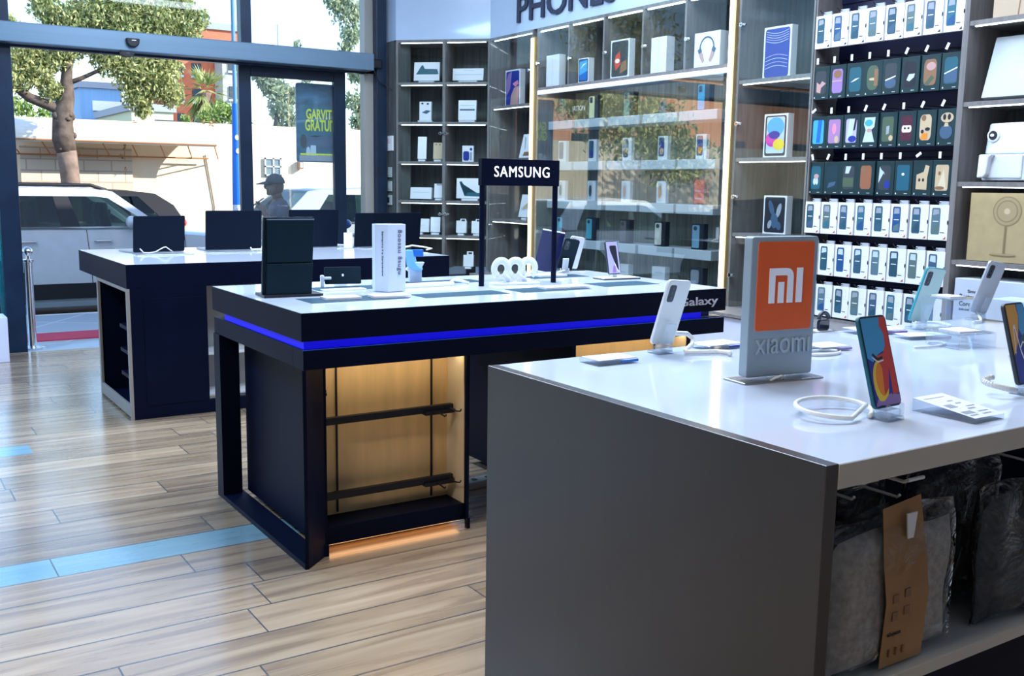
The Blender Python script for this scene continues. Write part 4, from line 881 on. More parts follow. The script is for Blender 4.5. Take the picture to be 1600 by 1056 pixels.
o = text('shelf_lettering', 'INNOVATION', .30, .038, WHITEI, None, (WX+.20, 6.50, 1.815), (math.pi/2, 0, R90), .002, .01); tag(o, 'pale raised lettering on the back wall at the top left of the glazed case', 'lettering')
# three tablet boxes
waves = [(SCR, 0)]
for k in range(9):
    zz = .92-.045*k if k < 5 else .42-.07*(k-5); s_ = -1 if k < 5 else 1
    waves.append(([(.10+.8*i/8, zz+s_*.05*math.sin(math.pi*i/8)) for i in range(9)]+[(.10+.8*i/8, zz-.010+s_*.05*math.sin(math.pi*i/8)) for i in range(8, -1, -1)], 1 if k % 2 else 2))
cpx('tablet box with dark blue waves, top of the cabinet beside the phone cases', 1195, 1238, 41, 1.883, waves, (DEEPB, LAVP, PALE), off=.10)
cpx('tablet box with blue, magenta and yellow discs, middle shelf beside the phone cases', 1195, 1232, 178, 1.431, art= [(SCR, 0), (rrect(.12, .88, .10, .93, .05), 1), (ell(.5, .70, .36, .22, 20), 2), (ell(.36, .42, .26, .17, 20), 3), (ell(.66, .30, .24, .13, 20), 4), (ell(.46, .52, .24, .09, 20), 5)], mats=(INK, PALE, C('azure', .07, .40, .75), C('magenta', .65, .05, .40), YEL, DEEPB))
cpx('tablet box with a dark feathery picture, lowest of the three beside the phone cases', 1194, 1230, 306, .985, art= [(SCR, 0), (ell(.35, .68, .10, .22, 14, .5), 1), (ell(.68, .62, .09, .2, 14, -.4), 2), (ell(.5, .35, .16, .2, 14, .2), 1), (ell(.3, .25, .08, .12, 12, -.5), 2), (ell(.7, .22, .1, .12, 12, .8), 1)], mats=(INK, SLATE, GREYI))
# appliances, unit from Y=2.972 downwards (local x = 2.972 - Y)
carton('plain kraft box on the top shelf of the appliance unit', 2.70, 2.044, .30, .30, .25, [([(.40, .0), (.42, 0), (.5, .9), (.48, .9)], 0)], (BROWN,), mat('pale_kraft', (.50, .40, .30), .7), off=.02)
carton('large pale white box leaning back on the second shelf of the appliance unit', 2.672, 1.672, .42, .295, .05, None, (), mat('pale_cool_card', (.48, .54, .60), .4), off=.03, tilt=17)
carton('kraft box with a printed pedestal fan on the lower shelf of the appliance unit', 2.595, .923, .60, .322, .28,
       [(ell(.315, .74, .118, .215, 28), 0), (ell(.315, .74, .108, .198, 28), 1), (ell(.315, .74, .088, .16, 24), 0), (ell(.315, .74, .078, .142, 24), 1), (ell(.315, .74, .025, .045, 14), 2), (R(.303, .12, .312, .53), 0), (R(.316, .12, .321, .53), 0), (ell(.305, .11, .11, .02, 20), 0), (ell(.305, .115, .10, .012, 20), 1)],
       (C('kraft_dark', .26, .19, .10), C('kraft_mid', .36, .28, .16), SAND), CARD, off=.035)
t = carton('large grey white carton with black print under the fan box', 2.52, .536, .80, .30, .28, None, (), mat('cool_carton', (.50, .56, .68), .5), off=.0)
for s_, w_, h_, x, z in (('Restox', .085, .022, -.37, .205), ('Corcus', .085, .022, -.37, .170), ('220-240V', .07, .010, -.37, .148), ('Elec', .05, .02, -.37, .075), ('Smart', .07, .015, -.33, .235)):
    text('printed_name', s_, w_, h_, DKGREY, t, (x, -.001, z), (math.pi/2, 0, 0), .0004, .02)
carton('plain pale white carton in front of the printed carton', 2.30, .536, .62, .24, .18, None, (), mat('pale_cool_card2', (.46, .54, .68), .4), off=-.21)
# air fryer
t = thing('air_fryer', 'white air fryer with a round black display on the appliance shelves', 'air fryer', (WX+.195, 2.72, 1.2975), R90)
def fry(z0, z1, w0, w1, d0, d1, nm, mt):
    b = MB(); n = 28
    def ring(w_, d_, z):
        return [(math.copysign(abs(math.cos(a))**.55, math.cos(a))*w_/2, math.copysign(abs(math.sin(a))**.55, math.sin(a))*d_/2, z) for a in [2*math.pi*k/n for k in range(n)]]
    zs = [z0+(z1-z0)*k/4 for k in range(5)]; vs = []
    for k, z in enumerate(zs): vs += ring(w0+(w1-w0)*k/4, d0+(d1-d0)*k/4, z)
    fs = [(i*n+k, i*n+(k+1) % n, (i+1)*n+(k+1) % n, (i+1)*n+k) for i in range(4) for k in range(n)]+[tuple(range(n-1, -1, -1)), tuple(4*n+k for k in range(n))]
    return b.add(vs, fs).build(nm, mt, t, bevel=.008, smooth=False, seg=3)
AF = mat('fryer_white', (.70, .76, .84), .3, coat=.3)
fry(.006, .128, .345, .330, .33, .32, 'body', AF); fry(.129, .272, .330, .312, .32, .29, 'upper_body', AF)
b = MB(); b.tube([(-.090, -.140, .215), (-.090, -.158, .215)], .030, 28); b.build('dial', WHITEP, t, bevel=.002)
b = MB(); b.tube([(-.090, -.158, .215), (-.090, -.160, .215)], .021, 24); dd = b.build('display', INK, t)
b = MB(); b.prism(ell(-.093, .216, .010, .007, 12), 'y', -.161, -.160); b.build('display_symbol', WHITEI, dd)
bx(-.125, .07, -.1695, -.155, .016, .124).build('drawer_front', AF, t, bevel=.006)
b = MB(); b.prism([(-.132, .018), (-.100, .020), (-.086, .035), (-.078, .110), (-.062, .126), (-.128, .126)], 'y', -.200, -.160); b.build('handle', WHITEP, t, bevel=.006)
b = MB(); [b.tube([(x, y, 0), (x, y, .008)], .012, 10) for x in (-.1, .1) for y in (-.1, .1)]; b.build('feet', DKGREY, t)

# ------------------------------------------------------------------ phone case wall
t = thing('slat_wall', 'dark navy slat wall filled with rows of packaged phone cases', 'slat wall', WL(3.872), R90)
bx(0, .90, .20, .37, .535, 2.432).build('backboard', mat('navy_slat_board', (.006, .010, .05), .5, noise=.1), t)
b = MB(); [b.box(.0, .90, .192, .200, .56+.1*k, .64+.1*k) for k in range(19)]; b.build('slats', MATS['navy_slat_board'], t)
bx(-.002, .012, 0, .20, .535, 2.432).build('side_panel', GREYE, t)
bx(.888, .90, 0, .20, .535, 2.432).build('side_panel', GREYE, t)
bx(0, .90, 0, .20, .535, .55).build('ledge', GREYE, t)
SLAT = t
rowdef = [('w', 2.005, 0), ('g', 1.735, 1), ('g', 1.470, 2), ('g', 1.225, 3), ('w', 1.012, 4), ('w', .785, 5), ('w', .560, 6)]
art_g = {
 1: [[(DKGREY, rrect(.1, .9, .06, .92, .15)), (ROSE, [(.2, .15), (.5, .1), (.55, .3), (.9, .45), (.6, .55), (.45, .42), (.2, .52)])], [(PURP, rrect(.1, .9, .06, .94, .15)), (ROSE, R(.1, .48, .85, .53)), (BROWN, ell(.5, .75, .3, .15))], [(TEAL, rrect(.1, .9, .06, .94, .15)), (WHITEI, [(.2, .4), (.5, .45), (.8, .55), (.5, .52)])],
     [(GREEN_M, rrect(.1, .9, .06, .94, .3)), (SAND, ell(.5, .45, .25, .05)), (BROWN, R(.6, .2, .85, .8))], [(DKGREY, rrect(.1, .9, .06, .94, .15)), (SLATE, ell(.5, .25, .38, .18)), (WHITEI, [(.15, .38), (.85, .5), (.85, .46), (.15, .33)])], [(INK, rrect(.1, .9, .06, .94, .2)), (PALE, [(.3, .3), (.45, .5), (.85, .5), (.8, .38), (.5, .25)])],
     [(BROWN, rrect(.1, .9, .06, .94, .2)), (GREEN_M, [(.15, .1), (.6, .4), (.8, .3), (.4, .06)]), (ROSE, ell(.55, .7, .3, .14))], [(TEAL, rrect(.1, .9, .06, .94, .15)), (SLATE, [(.12, .1), (.9, .1), (.9, .55), (.5, .5), (.12, .38)]), (WHITEI, [(.12, .42), (.9, .6), (.9, .56), (.12, .38)])]],
 2: [[(SKYB, rrect(.12, .95, .06, .95, .1)), (BLUE, [(.4, .1), (.7, .1), (.8, .95), (.5, .95)])], [(C('mauve', .36, .20, .42), rrect(.08, .95, .06, .95, .1)), (PINK, ell(.5, .6, .15, .2)), (SAND, ell(.7, .2, .14, .14))], [(LAVP, rrect(.1, .9, .06, .94, .1)), (PALE, [(.2, .2), (.6, .3), (.7, .9), (.35, .95)]), (DEEPB, ell(.6, .2, .3, .12)), (INK, [(.65, .5), (.78, .52), (.9, .94), (.75, .94)])],
     [(PALE, [(.2, .95), (.95, .95), (.9, .6), (.7, .5), (.95, .06), (.12, .06), (.3, .5), (.15, .7)]), (SKYB, ell(.5, .75, .28, .12)), (ROSE, ell(.55, .48, .18, .07))], [(GREEN_M, rrect(.1, .9, .06, .94, .1)), (GREYI, [(.4, .3), (.6, .35), (.62, .62), (.4, .6)]), (SAND, ell(.75, .18, .15, .1))], [(C('wine', .07, .01, .03), rrect(.1, .9, .06, .94, .15)), (WHITEI, rrect(.18, .85, .36, .60, .1)), (INK, ell(.4, .5, .08, .04)), (INK, ell(.65, .5, .08, .04))],
     [(SAND, rrect(.12, .85, .06, .94, .2)), (BROWN, ell(.35, .82, .15, .1)), (INK, ell(.3, .36, .1, .07)), (INK, ell(.62, .44, .16, .06)), (ORANGE, [(.2, .1), (.6, .08), (.65, .3), (.3, .3)])], [(SAND, ell(.52, .8, .40, .17)), (INK, ell(.35, .82, .1, .1)), (INK, ell(.65, .82, .1, .1)), (SLATE, ell(.5, .32, .40, .24)), (SAND, [(.35, .5), (.65, .5), (.6, .62), (.4, .62)])]],
 3: [[(TEAL, rrect(.1, .9, .06, .94, .15)), (ROSE, ell(.55, .55, .2, .09)), (PALE, ell(.42, .35, .12, .13)), (PALE, ell(.62, .35, .10, .13))], [(C('ink_teal', .005, .03, .05), rrect(.1, .9, .06, .94, .15)), (SLATE, [(.2, .1), (.7, .2), (.8, .35), (.3, .3)])], [(DKGREY, rrect(.1, .9, .06, .94, .15)), (PALE, [(.25, .65), (.5, .65), (.65, .92), (.3, .92)]), (GREEN_M, R(.12, .15, .85, .5))], [(C('rust', .28, .11, .06), rrect(.12, .92, .08, .94, .15)), (BROWN, ell(.3, .8, .18, .1))],
     [(DKGREY, rrect(.1, .9, .06, .94, .15)), (PALE, [(.1, .3), (.45, .7), (.5, .6), (.25, .8), (.15, .9)]), (DEEPB, ell(.7, .25, .2, .14))], [(C('petrol', .01, .10, .17), rrect(.08, .95, .05, .95, .08)), (WHITEI, ell(.5, .62, .10, .045))], [(SAND, [(.15, .1), (.85, .08), (.85, .5), (.95, .9), (.7, .94), (.6, .7), (.15, .6)]), (INK, ell(.35, .42, .07, .06)), (INK, ell(.6, .42, .07, .06))], [(SAND, rrect(.1, .9, .06, .94, .1)), (C('cream_art', .65, .58, .42), [(.2, .1), (.8, .1), (.6, .8), (.45, .5)]), (BROWN, ell(.35, .65, .08, .07)), (BROWN, ell(.4, .15, .3, .06))]]}
names_g = {1: ['a torn pink figure', 'a plum pattern', 'a white scribble on teal', 'a moss green picture', 'a navy and slate arch', 'a pale star on black', 'a brown picture', 'a slate hill'],
           2: ['a bright blue back', 'a mauve picture', 'a lavender mountain', 'a pale blue figure', 'a dim green picture', 'a white face on red', 'a tan cartoon', 'a tan mask over slate'],
           3: ['a rose hat figure', 'a black back', 'a pale cup shape', 'a rust brown back', 'a white wing', 'a white dot on blue', 'a sand coloured face', 'a cream picture']}
POSN = ['first', 'second', 'third', 'fourth', 'fifth', 'sixth', 'seventh', 'last']
ROWN = {0: 'top white row', 4: 'third lowest white row', 5: 'second lowest white row', 6: 'lowest white row'}
WINC = [C('win_a', .02, .09, .14), C('win_b', .015, .08, .24), C('win_c', .03, .10, .17), C('win_d', .09, .17, .23), C('win_e', .018, .075, .12), C('win_f', .10, .16, .17), C('win_g', .045, .10, .18), C('win_h', .03, .14, .21)]
HOOKM = BLACKM
rnd = random.Random(11)
for typ, z0, ri in rowdef:
    for k in range(8):
        Y = 3.872-.058-.1115*k
        if typ == 'w':
            t = thing('phone_case_pack', 'white case pack, %s in the %s of the case wall' % (POSN[k], ROWN[ri]), 'phone case', (WX-.005+rnd.uniform(0, .006), Y, z0), R90+math.radians(rnd.uniform(-3, 3)), 'white phone case packs on the slat wall')
            bx(-.052, .052, 0, .022, 0, .172).build('carton', WHITE, t, bevel=.001)
            b = MB(); b.face([(-.040+p[0]*.048, .028+p[1]*.13) for p in rrect(0, 1, 0, 1, .12)], -.0006, 0)
            b.face([(-.040+p[0]*.048, .028+p[1]*.13) for p in [(.15, .72), (.85, .68+.1*rnd.random()), (.8, .94), (.2, .94)]], -.0009, 1)
            b.face([(-.040+p[0]*.048, .028+p[1]*.13) for p in [(.1, .05), (.9, .05), (.85, .32+.15*rnd.random()), (.2, .25)]], -.0009, 2)
            b.face([(-.040+p[0]*.048, .028+p[1]*.13) for p in R(.2, .48, .82, .51)], -.0011, 3)
            b.build('window', [WINC[(k+ri*3) % 8], PALE if ri % 2 else GREYI, WINC[(k+2+ri) % 8], WHITEI], t, recalc=False)
            b = MB(); b.face(R(.012, .036, .034, .040), -.0006, 0); b.face([(.028, .006), (.044, .006), (.044, .020)], -.0006, 1); b.face(ell(.050, .088, .004, .011, 12), -.0006, 0); b.face(R(.014, .120, .040, .121), -.0006, 2); b.face(R(.014, .105, .036, .106), -.0006, 2)
            b.build('print_pattern', [INK, C('brick_red', .5, .10, .08) if ri else INK, PALE], t, recalc=False)
            b = MB(); b.box(-.008, .044, .006, .016, .172, .190); b.build('hang_tab', mat('clear_grey_tab', (.42, .46, .52), .3), t, bevel=.001)
        else:
            sh = 0 if k < 6 or ri != 3 else .004
            t = thing('phone_case_pack', 'green case pack showing %s, %s in the %s green row' % (names_g[ri][k], POSN[k], ('upper', 'middle', 'lower')[ri-1]), 'phone case', (WX+rnd.uniform(0, .008), Y, z0), R90+math.radians(rnd.uniform(-4, 4)), None)
            bx(-.054, .054, 0, .016, 0, .175).build('carton', GREEN_D, t, bevel=.001)
            b = MB(); ms = []
            for q, (m_, pts) in enumerate(art_g[ri][k]): ms.append(m_); b.face([(-.046+p[0]*.088, .020+p[1]*.142) for p in pts], -.0006-.0003*q, q)
            ms.append(WHITEI); b.face([(-.044, .008), (-.036, .008), (-.040, .018)], -.0006, len(ms)-1); b.face(R(.01, .010, .03, .012), -.0006, len(ms)-1)
            b.build('window', ms, t, recalc=False)
    for k in range(8):      # hooks with price tags belong to the slat wall
        x = .058+.1115*k; z = z0+(.195 if typ == 'g' else .183)
        h = MB().tube([(x, .192, z), (x, -.02, z), (x, -.035, z+.012)], .0022, 6).build('hook', HOOKM, SLAT)
        if typ == 'g':
            T = Matrix.Translation((x+.004, -.035, z+.012)) @ Matrix.Rotation(math.radians(rnd.choice([0, 0, -15, 25, 55])), 4, 'Y')
            b = MB(); b.box(-.007, .007, -.002, .0, -.024, .008, 0, T); b.build('price_tag', WHITE, h)

# ------------------------------------------------------------------ outside: pavement, road, wall
GZ = -.45
PAVE = brickmat('pavement_tiles', (.30, .34, .40), (.25, .29, .35), (.45, .48, .52), 1, .62, .62, 0, .012, .55, (0, 0, math.radians(35)))
struct('ground_pavement', bx(-30, 30, 8.02, 10.1, -.5, -.002), PAVE)
struct('ground_kerb', bx(-30, 30, 10.1, 10.17, -.5, .001), mat('kerb_stone', (.55, .55, .55), .7))
struct('ground_road', bx(-60, 60, 10.17, 70, -.6, GZ), mat('asphalt', (.16, .155, .15), .85, noise=.2, nscale=30))
struct('trim_threshold', bx(-5, 3.7, 7.98, 8.35, -.01, .001), mat('pale_stone_threshold', (.30, .40, .50), .3, noise=.1))
tag(bx(1.0, 3.6, 8.47, 8.88, -.0015, .008).build('door_mat', mat('red_carpet', (.38, .03, .07), .9, noise=.15, nscale=60)), 'long red carpet strip lying outside the entrance', 'carpet')
t_ = tag(bx(0, 1.1, 0, .75, 0, .012).build('door_mat', mat('brown_coir', (.16, .10, .08), .9, noise=.2, nscale=60), None, (1.52, 7.15, .0), (0, 0, 0)), 'brown door mat on the tiles behind the laptop table', 'mat')
tag(bx(.30, .835, 7.60, 7.84, 0, .31).build('plinth', LAV, bevel=.003), 'low white plinth at the left edge by the shop window', 'plinth')
t = thing('barrier_post', 'chrome barrier post with a ball top at the entrance', 'post', (1.055, 8.16, 0))
b = MB(); b.lathe([(.030, 0), (.030, .64), (.042, .645), (.042, .66), (.014, .665), (.012, .69)], 24); b.build('pole', CHROME, t)
MB().ball((0, 0, .72), .036, 20).build('ball', CHROME, t, smooth=True)
b = MB(); b.lathe([(.085, 0), (.085, .008), (.03, .02)], 24); b.build('base', CHROME, t)
CREAMW = mat('cream_render', (.80, .68, .50), .9, noise=.12, nscale=1.2)
struct('wall_street_far', MB().box(-30, 4.55, 20, 20.25, GZ, 2.33).box(4.55, 40, 20, 20.25, GZ, 2.36), CREAMW)
BLK = brickmat('pale_blocks', (.62, .50, .40), (.70, .60, .48), (.45, .36, .29), 1, .48, .20, .5, .012, .9, (math.pi/2, 0, 0))
struct('wall_blocks', bx(2.55, 4.45, 19.93, 20, GZ, 1.83), BLK)
# the canopy with a rusty truss
t = thing('awning', 'white sheet canopy on a rusty steel truss along the far wall', 'awning', (2.3, 19.9, 1.9))
b = MB(); n = 10
pr = [(-(.62)*math.sin(math.pi/2*k/n), .40-.40*(1-math.cos(math.pi/2*k/n))) for k in range(n+1)]
b.prism(pr+[(p[0]+.015, p[1]-.015) for p in reversed(pr)], 'x', 0, 3.55); b.build('sheet', mat('white_sheet', (.86, .82, .74), .5), t)
RUST = mat('rusty_steel', (.42, .20, .10), .8)
b = MB(); b.tube([(0, -.62, .02), (3.55, -.62, .02)], .016, 6); b.tube([(0, -.05, -.22), (3.55, -.05, -.22)], .016, 6)
for k in range(8): b.tube([(k*.5, -.62, .02), (k*.5+.24, -.05, -.22)], .012, 6)
b.build('truss', RUST, t)
t = thing('wall_grille', 'small barred window in the far wall seen through the glass door', 'window', (7.18, 19.98, 1.55))
bx(-.16, .16, -.01, 0, -.17, .17).build('pane', mat('dusty_pane', (.20, .26, .30), .4), t)
b = MB()
for x in (-.17, -.0, .15): b.box(x, x+.03, -.03, -.01, -.18, .18)
for z in (-.18, -.01, .15): b.box(-.17, .18, -.03, -.01, z, z+.03)
b.build('bars', mat('pale_bars', (.6, .6, .56), .6), t)
t = thing('wall_lamp', 'small wall lantern on the cream wall beside the barred window', 'lamp', (7.75, 19.98, 1.60)); bx(-.05, .05, -.12, 0, -.08, .08).build('housing', RUST, t, bevel=.01); bx(-.03, .03, -.125, -.12, -.05, .05).build('glass', PALE, t)
# poles
t = thing('street_pole', 'tall street pole painted blue in its lower half', 'pole', (*ony(371, 300, 15.2).xy, GZ))
MB().lathe([(.080, 0), (.076, 1.35)], 16).build('lower_pole', mat('pale_pole', (.50, .58, .65), .5), t)
MB().lathe([(.0765, 1.35), (.050, 2.85)], 16).build('blue_paint', mat('pole_blue', (.01, .15, .60), .45), t)
MB().lathe([(.030, 2.85), (.024, 6.5)], 16).build('upper_pole', mat('pole_blue_thin', (.10, .25, .42), .45), t)
for x, z in ((-.01, 2.35), (.02, 1.15), (-.01, 1.0), (.01, 1.28), (0, 2.15)): MB().prism(ell(x, z, .03, .04, 8), 'y', -.083, -.07).build('sticker', WHITEI, t)
tag(MB().tube([(*ony(434, 60, 40).xy, GZ), (*ony(434, 60, 40).xy, ony(434, 38, 40).z)], .03, 6).build('aerial_mast', GREYI), 'thin aerial mast rising far away above the beam', 'mast')

# ------------------------------------------------------------------ buildings
def building(label, x0, x1, Y, z1, wallm, wins, d=6, wm=None, name='apartment_building', extra=None):
    t = thing(name, label, 'building', (x0, Y, GZ)); H_ = z1-GZ
    bx(0, x1-x0, 0, d, 0, H_).build('walls', wallm, t)
    bx(-.1, x1-x0+.1, -.1, d+.1, H_, H_+.25).build('roof_edge', GREYI, t)
    for (a, b_, c_, e) in wins:
        f = bx(a, b_, -.06, .02, c_-GZ, e-GZ).build('window', wm or mat('dark_window', (.04, .06, .08), .7), t)
        bx(a-.04, b_+.04, -.09, -.061, c_-GZ-.08, c_-GZ).build('sill', PALE, f)
    return t
def bpx(x, y, Y): return ony(x, y, Y)
c0 = bpx(282, 95, 42); c1 = bpx(322, 95, 42); ctop = bpx(290, 42, 42).z
OR = mat('terracotta_render', (.55, .15, .08), .8, noise=.1)
wins = []
Wd = c1.x-c0.x+1.2
for k in range(7):
    zt = bpx(292, 98, 42).z-1.0*k
    wins.append((.62, 1.0, zt-.5, zt)); wins.append((-.0+1.75-.0, 2.35, zt-.55, zt+.05)); wins.append((.0, .25, zt-.5, zt))
building('terracotta apartment block rising behind the tree', c0.x-.2, c0.x-.2+2.7, 42, ctop, OR, wins)
building('grey apartment wing right of the terracotta block', c0.x+2.5-1.2, c0.x+2.45, 40.8, bpx(305, 80, 41).z, mat('grey_render', (.35, .38, .38), .8), [(.25, .9, bpx(305, 112-0, 42).z-1.1*k, bpx(305, 100, 42).z-1.1*k+.2) for k in range(4)], d=1)
a, b_ = bpx(125, 150, 45), bpx(192, 190, 45)
BW = mat('blue_cladding', (.20, .38, .64), .6, noise=.06, nscale=3, stretch=(6, 1, .1))
t = building('blue clad warehouse seen between the tree trunk and its crown', a.x, b_.x, 45, a.z+.35, BW, [(.9, 1.15, 3.9, 4.3), (1.2, 1.45, 3.9, 4.3)], d=8, name='warehouse')
bx(.45, 3.0, -.12, -.02, 4.5, 4.9).build('white_band', WHITEI, t); bx(-1.2, 0, 1, 4, 0, 4.2).build('side_block', mat('white_render', (.8, .82, .85), .8), t)
building('pale green apartment house low behind the terracotta block', bpx(205, 165, 38).x, bpx(270, 165, 38).x, 38, bpx(230, 165, 38).z-.2, mat('pale_green_render', (.62, .66, .45), .8), [(.8, 1.5, 2.9, 3.4)])
building('coral building on the left of the street', -34, -15, 34, 6.0, mat('coral_render', (.72, .34, .18), .8), [(1.5+2.2*k, 2.6+2.2*k, 2.0, 3.4) for k in range(8)])

# ------------------------------------------------------------------ trees
def leafmat(name, c1, c2):
    m = bpy.data.materials.new(name); m.use_nodes = True; t = m.node_tree; b = t.nodes['Principled BSDF']
    g = t.nodes.new('ShaderNodeNewGeometry'); r = t.nodes.new('ShaderNodeValToRGB'); e = r.color_ramp.elements
    e[0].color = (*c1, 1); e[1].color = (*c2, 1); t.links.new(g.outputs['Random Per Island'], r.inputs[0]); t.links.new(r.outputs[0], b.inputs['Base Color'])
    b.inputs['Roughness'].default_value = .5; tr = t.nodes.new('ShaderNodeBsdfTranslucent'); mx = t.nodes.new('ShaderNodeMixShader'); mx.inputs[0].default_value = .35
    o = t.nodes['Material Output']; t.links.new(r.outputs[0], tr.inputs[0]); t.links.new(b.outputs[0], mx.inputs[1]); t.links.new(tr.outputs[0], mx.inputs[2]); t.links.new(mx.outputs[0], o.inputs[0])
    return m
LEAF1 = leafmat('leaf_olive', (.15, .22, .08), (.66, .66, .30)); LEAF2 = leafmat('leaf_grey_green', (.16, .24, .17), (.55, .60, .36)); LEAF3 = leafmat('leaf_fresh', (.12, .25, .05), (.42, .52, .16))
BARK = mat('bark', (.105, .08, .066), .9, noise=.4, nscale=9, bump=.6); BARKL = mat('pale_bark', (.20, .145, .115), .9, noise=.3, nscale=7, bump=.4)
def leaves(clusters, n_per, size, seed):
    rr = random.Random(seed); b = MB()
    for (c, rx, ry, rz_) in clusters:
        for k in range(int(n_per*rx*rz_)):
            while True:
                p = Vector((rr.uniform(-1, 1), rr.uniform(-1, 1), rr.uniform(-1, 1)))
                if p.length < 1: break
            p *= (.55+.45*rr.random())
            q = Vector((c[0]+p.x*rx, c[1]+p.y*ry, c[2]+p.z*rz_))
            R3 = Euler((rr.uniform(0, 6.3), rr.uniform(0, 6.3), rr.uniform(0, 6.3))).to_matrix(); s = size*rr.uniform(.6, 1.3)
            vs = [q+R3 @ Vector(v)*s for v in ((-1, 0, 0), (-.2, .42, .08), (1, 0, 0), (-.2, -.42, .08))]
            b.add([tuple(v) for v in vs], [(0, 1, 2, 3)])
    return b
def cl(x, y, r, Y, ry=None, rv=None):
    p = ony(x, y, Y); k = (p.x*F_.x+p.y*F_.y)/FPX; return (tuple(p), r*k*1.0, (ry or r)*k, (rv or r)*k)
TY = 17.6
t = thing('street_tree', 'large leafy tree with a knotty trunk across the street behind the white car', 'tree', (*ony(112, 300, TY).xy, GZ))
o0 = t.location
def rel(x, y, Y=TY): return ony(x, y, Y)-o0
b = MB(); b.tube([rel(113, 330)-Vector((0, 0, 1.0)), rel(112, 300), rel(108, 262), rel(104, 236)], [.15, .145, .145, .15], 14); b.build('lower_trunk', BARKL, t, smooth=True)
b = MB(); b.tube([rel(104, 237), rel(99, 218), rel(98, 195), rel(99, 172), rel(104, 150), rel(104, 120), rel(107, 85), rel(110, 40), rel(118, -20)], [.15, .17, .155, .15, .12, .085, .07, .06, .05], 14)
b.tube([rel(98, 180), rel(85, 168), rel(65, 160), rel(45, 152), rel(28, 138), rel(10, 118), rel(-20, 90)], [.09, .085, .08, .075, .07, .055, .04], 10)
b.tube([rel(103, 150), rel(92, 138), rel(78, 130), rel(60, 126), rel(30, 118)], [.06, .055, .05, .04, .03], 8)
b.tube([rel(106, 130), rel(128, 122), rel(150, 112), rel(185, 95)], [.04, .035, .03, .02], 8)
b.tube([rel(106, 90), rel(80, 85), rel(55, 88)], [.03, .03, .02], 8); b.tube([rel(108, 60), rel(150, 30), rel(210, 0)], [.05, .04, .03], 8)
kr = random.Random(4)
for k in range(26):
    f = kr.random(); c_ = rel(104-6*f, 236-60*f); a_ = kr.uniform(0, 6.28); b.ball((c_.x+.135*math.cos(a_), c_.y+.135*math.sin(a_), c_.z), kr.uniform(.025, .06), 8, 0, (1, 1, kr.uniform(.6, 1.3)))
b.build('upper_trunk', BARK, t, smooth=True)
cls = [cl(35, 90, 32, TY), cl(25, 125, 26, TY), cl(60, 118, 26, TY), cl(80, 140, 24, TY), cl(50, 75, 26, TY), cl(95, 85, 28, TY), cl(120, 70, 26, TY), cl(115, 35, 38, TY), cl(150, 20, 45, TY), cl(195, 45, 45, TY), cl(170, 90, 34, TY), cl(210, 110, 42, TY), cl(245, 75, 42, TY), cl(250, 125, 40, TY), cl(215, 150, 30, TY), cl(268, 150, 24, TY), cl(285, 45, 36, TY), cl(310, 30, 22, TY), cl(240, 20, 45, TY), cl(190, 5, 50, TY), cl(225, 172, 16, TY), cl(85, 45, 26, TY), cl(10, 35, 20, TY), cl(265, 105, 24, TY), cl(150, 70, 26, TY), cl(75, 100, 22, TY), cl(70, 10, 30, TY), cl(280, 5, 30, TY)]
leaves([((c[0][0]-o0.x, c[0][1]-o0.y, c[0][2]-o0.z), *c[1:]) for c in cls], 9500, .042, 3).build('foliage', LEAF1, t, recalc=False)
def tree(label, px_, Y, cls, mt, n_per, size, seed, trunk=True, name='street_tree', tz=2.2):
    p = ony(px_, 200, Y); t = thing(name, label, 'tree' if trunk else 'shrub', (p.x, p.y, GZ)); o = t.location
    if name == 'climbing_vine': MB().tube([(0, 20-p.y-.02, 0), (.1, 20-p.y-.02, 1.2), (-.05, 20-p.y-.02, 2.2)], .010, 6).build('stem', BARK, t)
    if not trunk and name == 'shrub': MB().tube([(0, 0, 0), (0, 0, 2.9)], .06, 8).build('stem', BARK, t)
    if trunk: MB().tube([(0, 0, 0), (.05, 0, tz*.6), (0, .05, tz), (.1, 0, tz+1.2)], [.16, .13, .1, .05], 10).build('trunk', BARK, t, smooth=True)
    leaves([((c[0][0]-o.x, c[0][1]-o.y, c[0][2]-o.z), *c[1:]) for c in cls], n_per, size, seed).build('foliage', mt, t, recalc=False)
    return t
tree('pale grey green tree seen through the glass door left of the poster', 430, 26, [cl(430, 140, 26, 26), cl(415, 125, 20, 26), cl(440, 170, 24, 26), cl(405, 115, 14, 26), cl(455, 190, 18, 26), cl(460, 150, 20, 26), cl(435, 200, 12, 26), cl(480, 115, 20, 26), cl(510, 112, 16, 26)], LEAF2, 2000, .085, 5, tz=2.6)
tree('tall leafy tree at the right end of the shop window', 560, 22, [cl(545, 15, 34, 22), cl(550, 55, 22, 22), cl(540, 75, 14, 22), cl(558, 115, 20, 22), cl(555, 160, 22, 22), cl(560, 190, 18, 22), cl(525, 0, 25, 22), cl(560, 220, 10, 22), cl(465, 72, 10, 22)], LEAF2, 2600, .07, 6, tz=2.6)
tree('fresh green shrub spilling over the far wall beside the blue pole', 345, 22, [cl(345, 175, 24, 22), cl(320, 185, 16, 22), cl(365, 180, 18, 22), cl(290, 187, 10, 22), cl(385, 190, 10, 22)], LEAF3, 2600, .06, 8, False, 'shrub')
tree('green shrub behind the far wall left of the tree trunk', 45, 23, [cl(45, 175, 22, 23), cl(70, 180, 16, 23), cl(25, 165, 18, 23)], LEAF3, 2400, .06, 9, False, 'shrub')
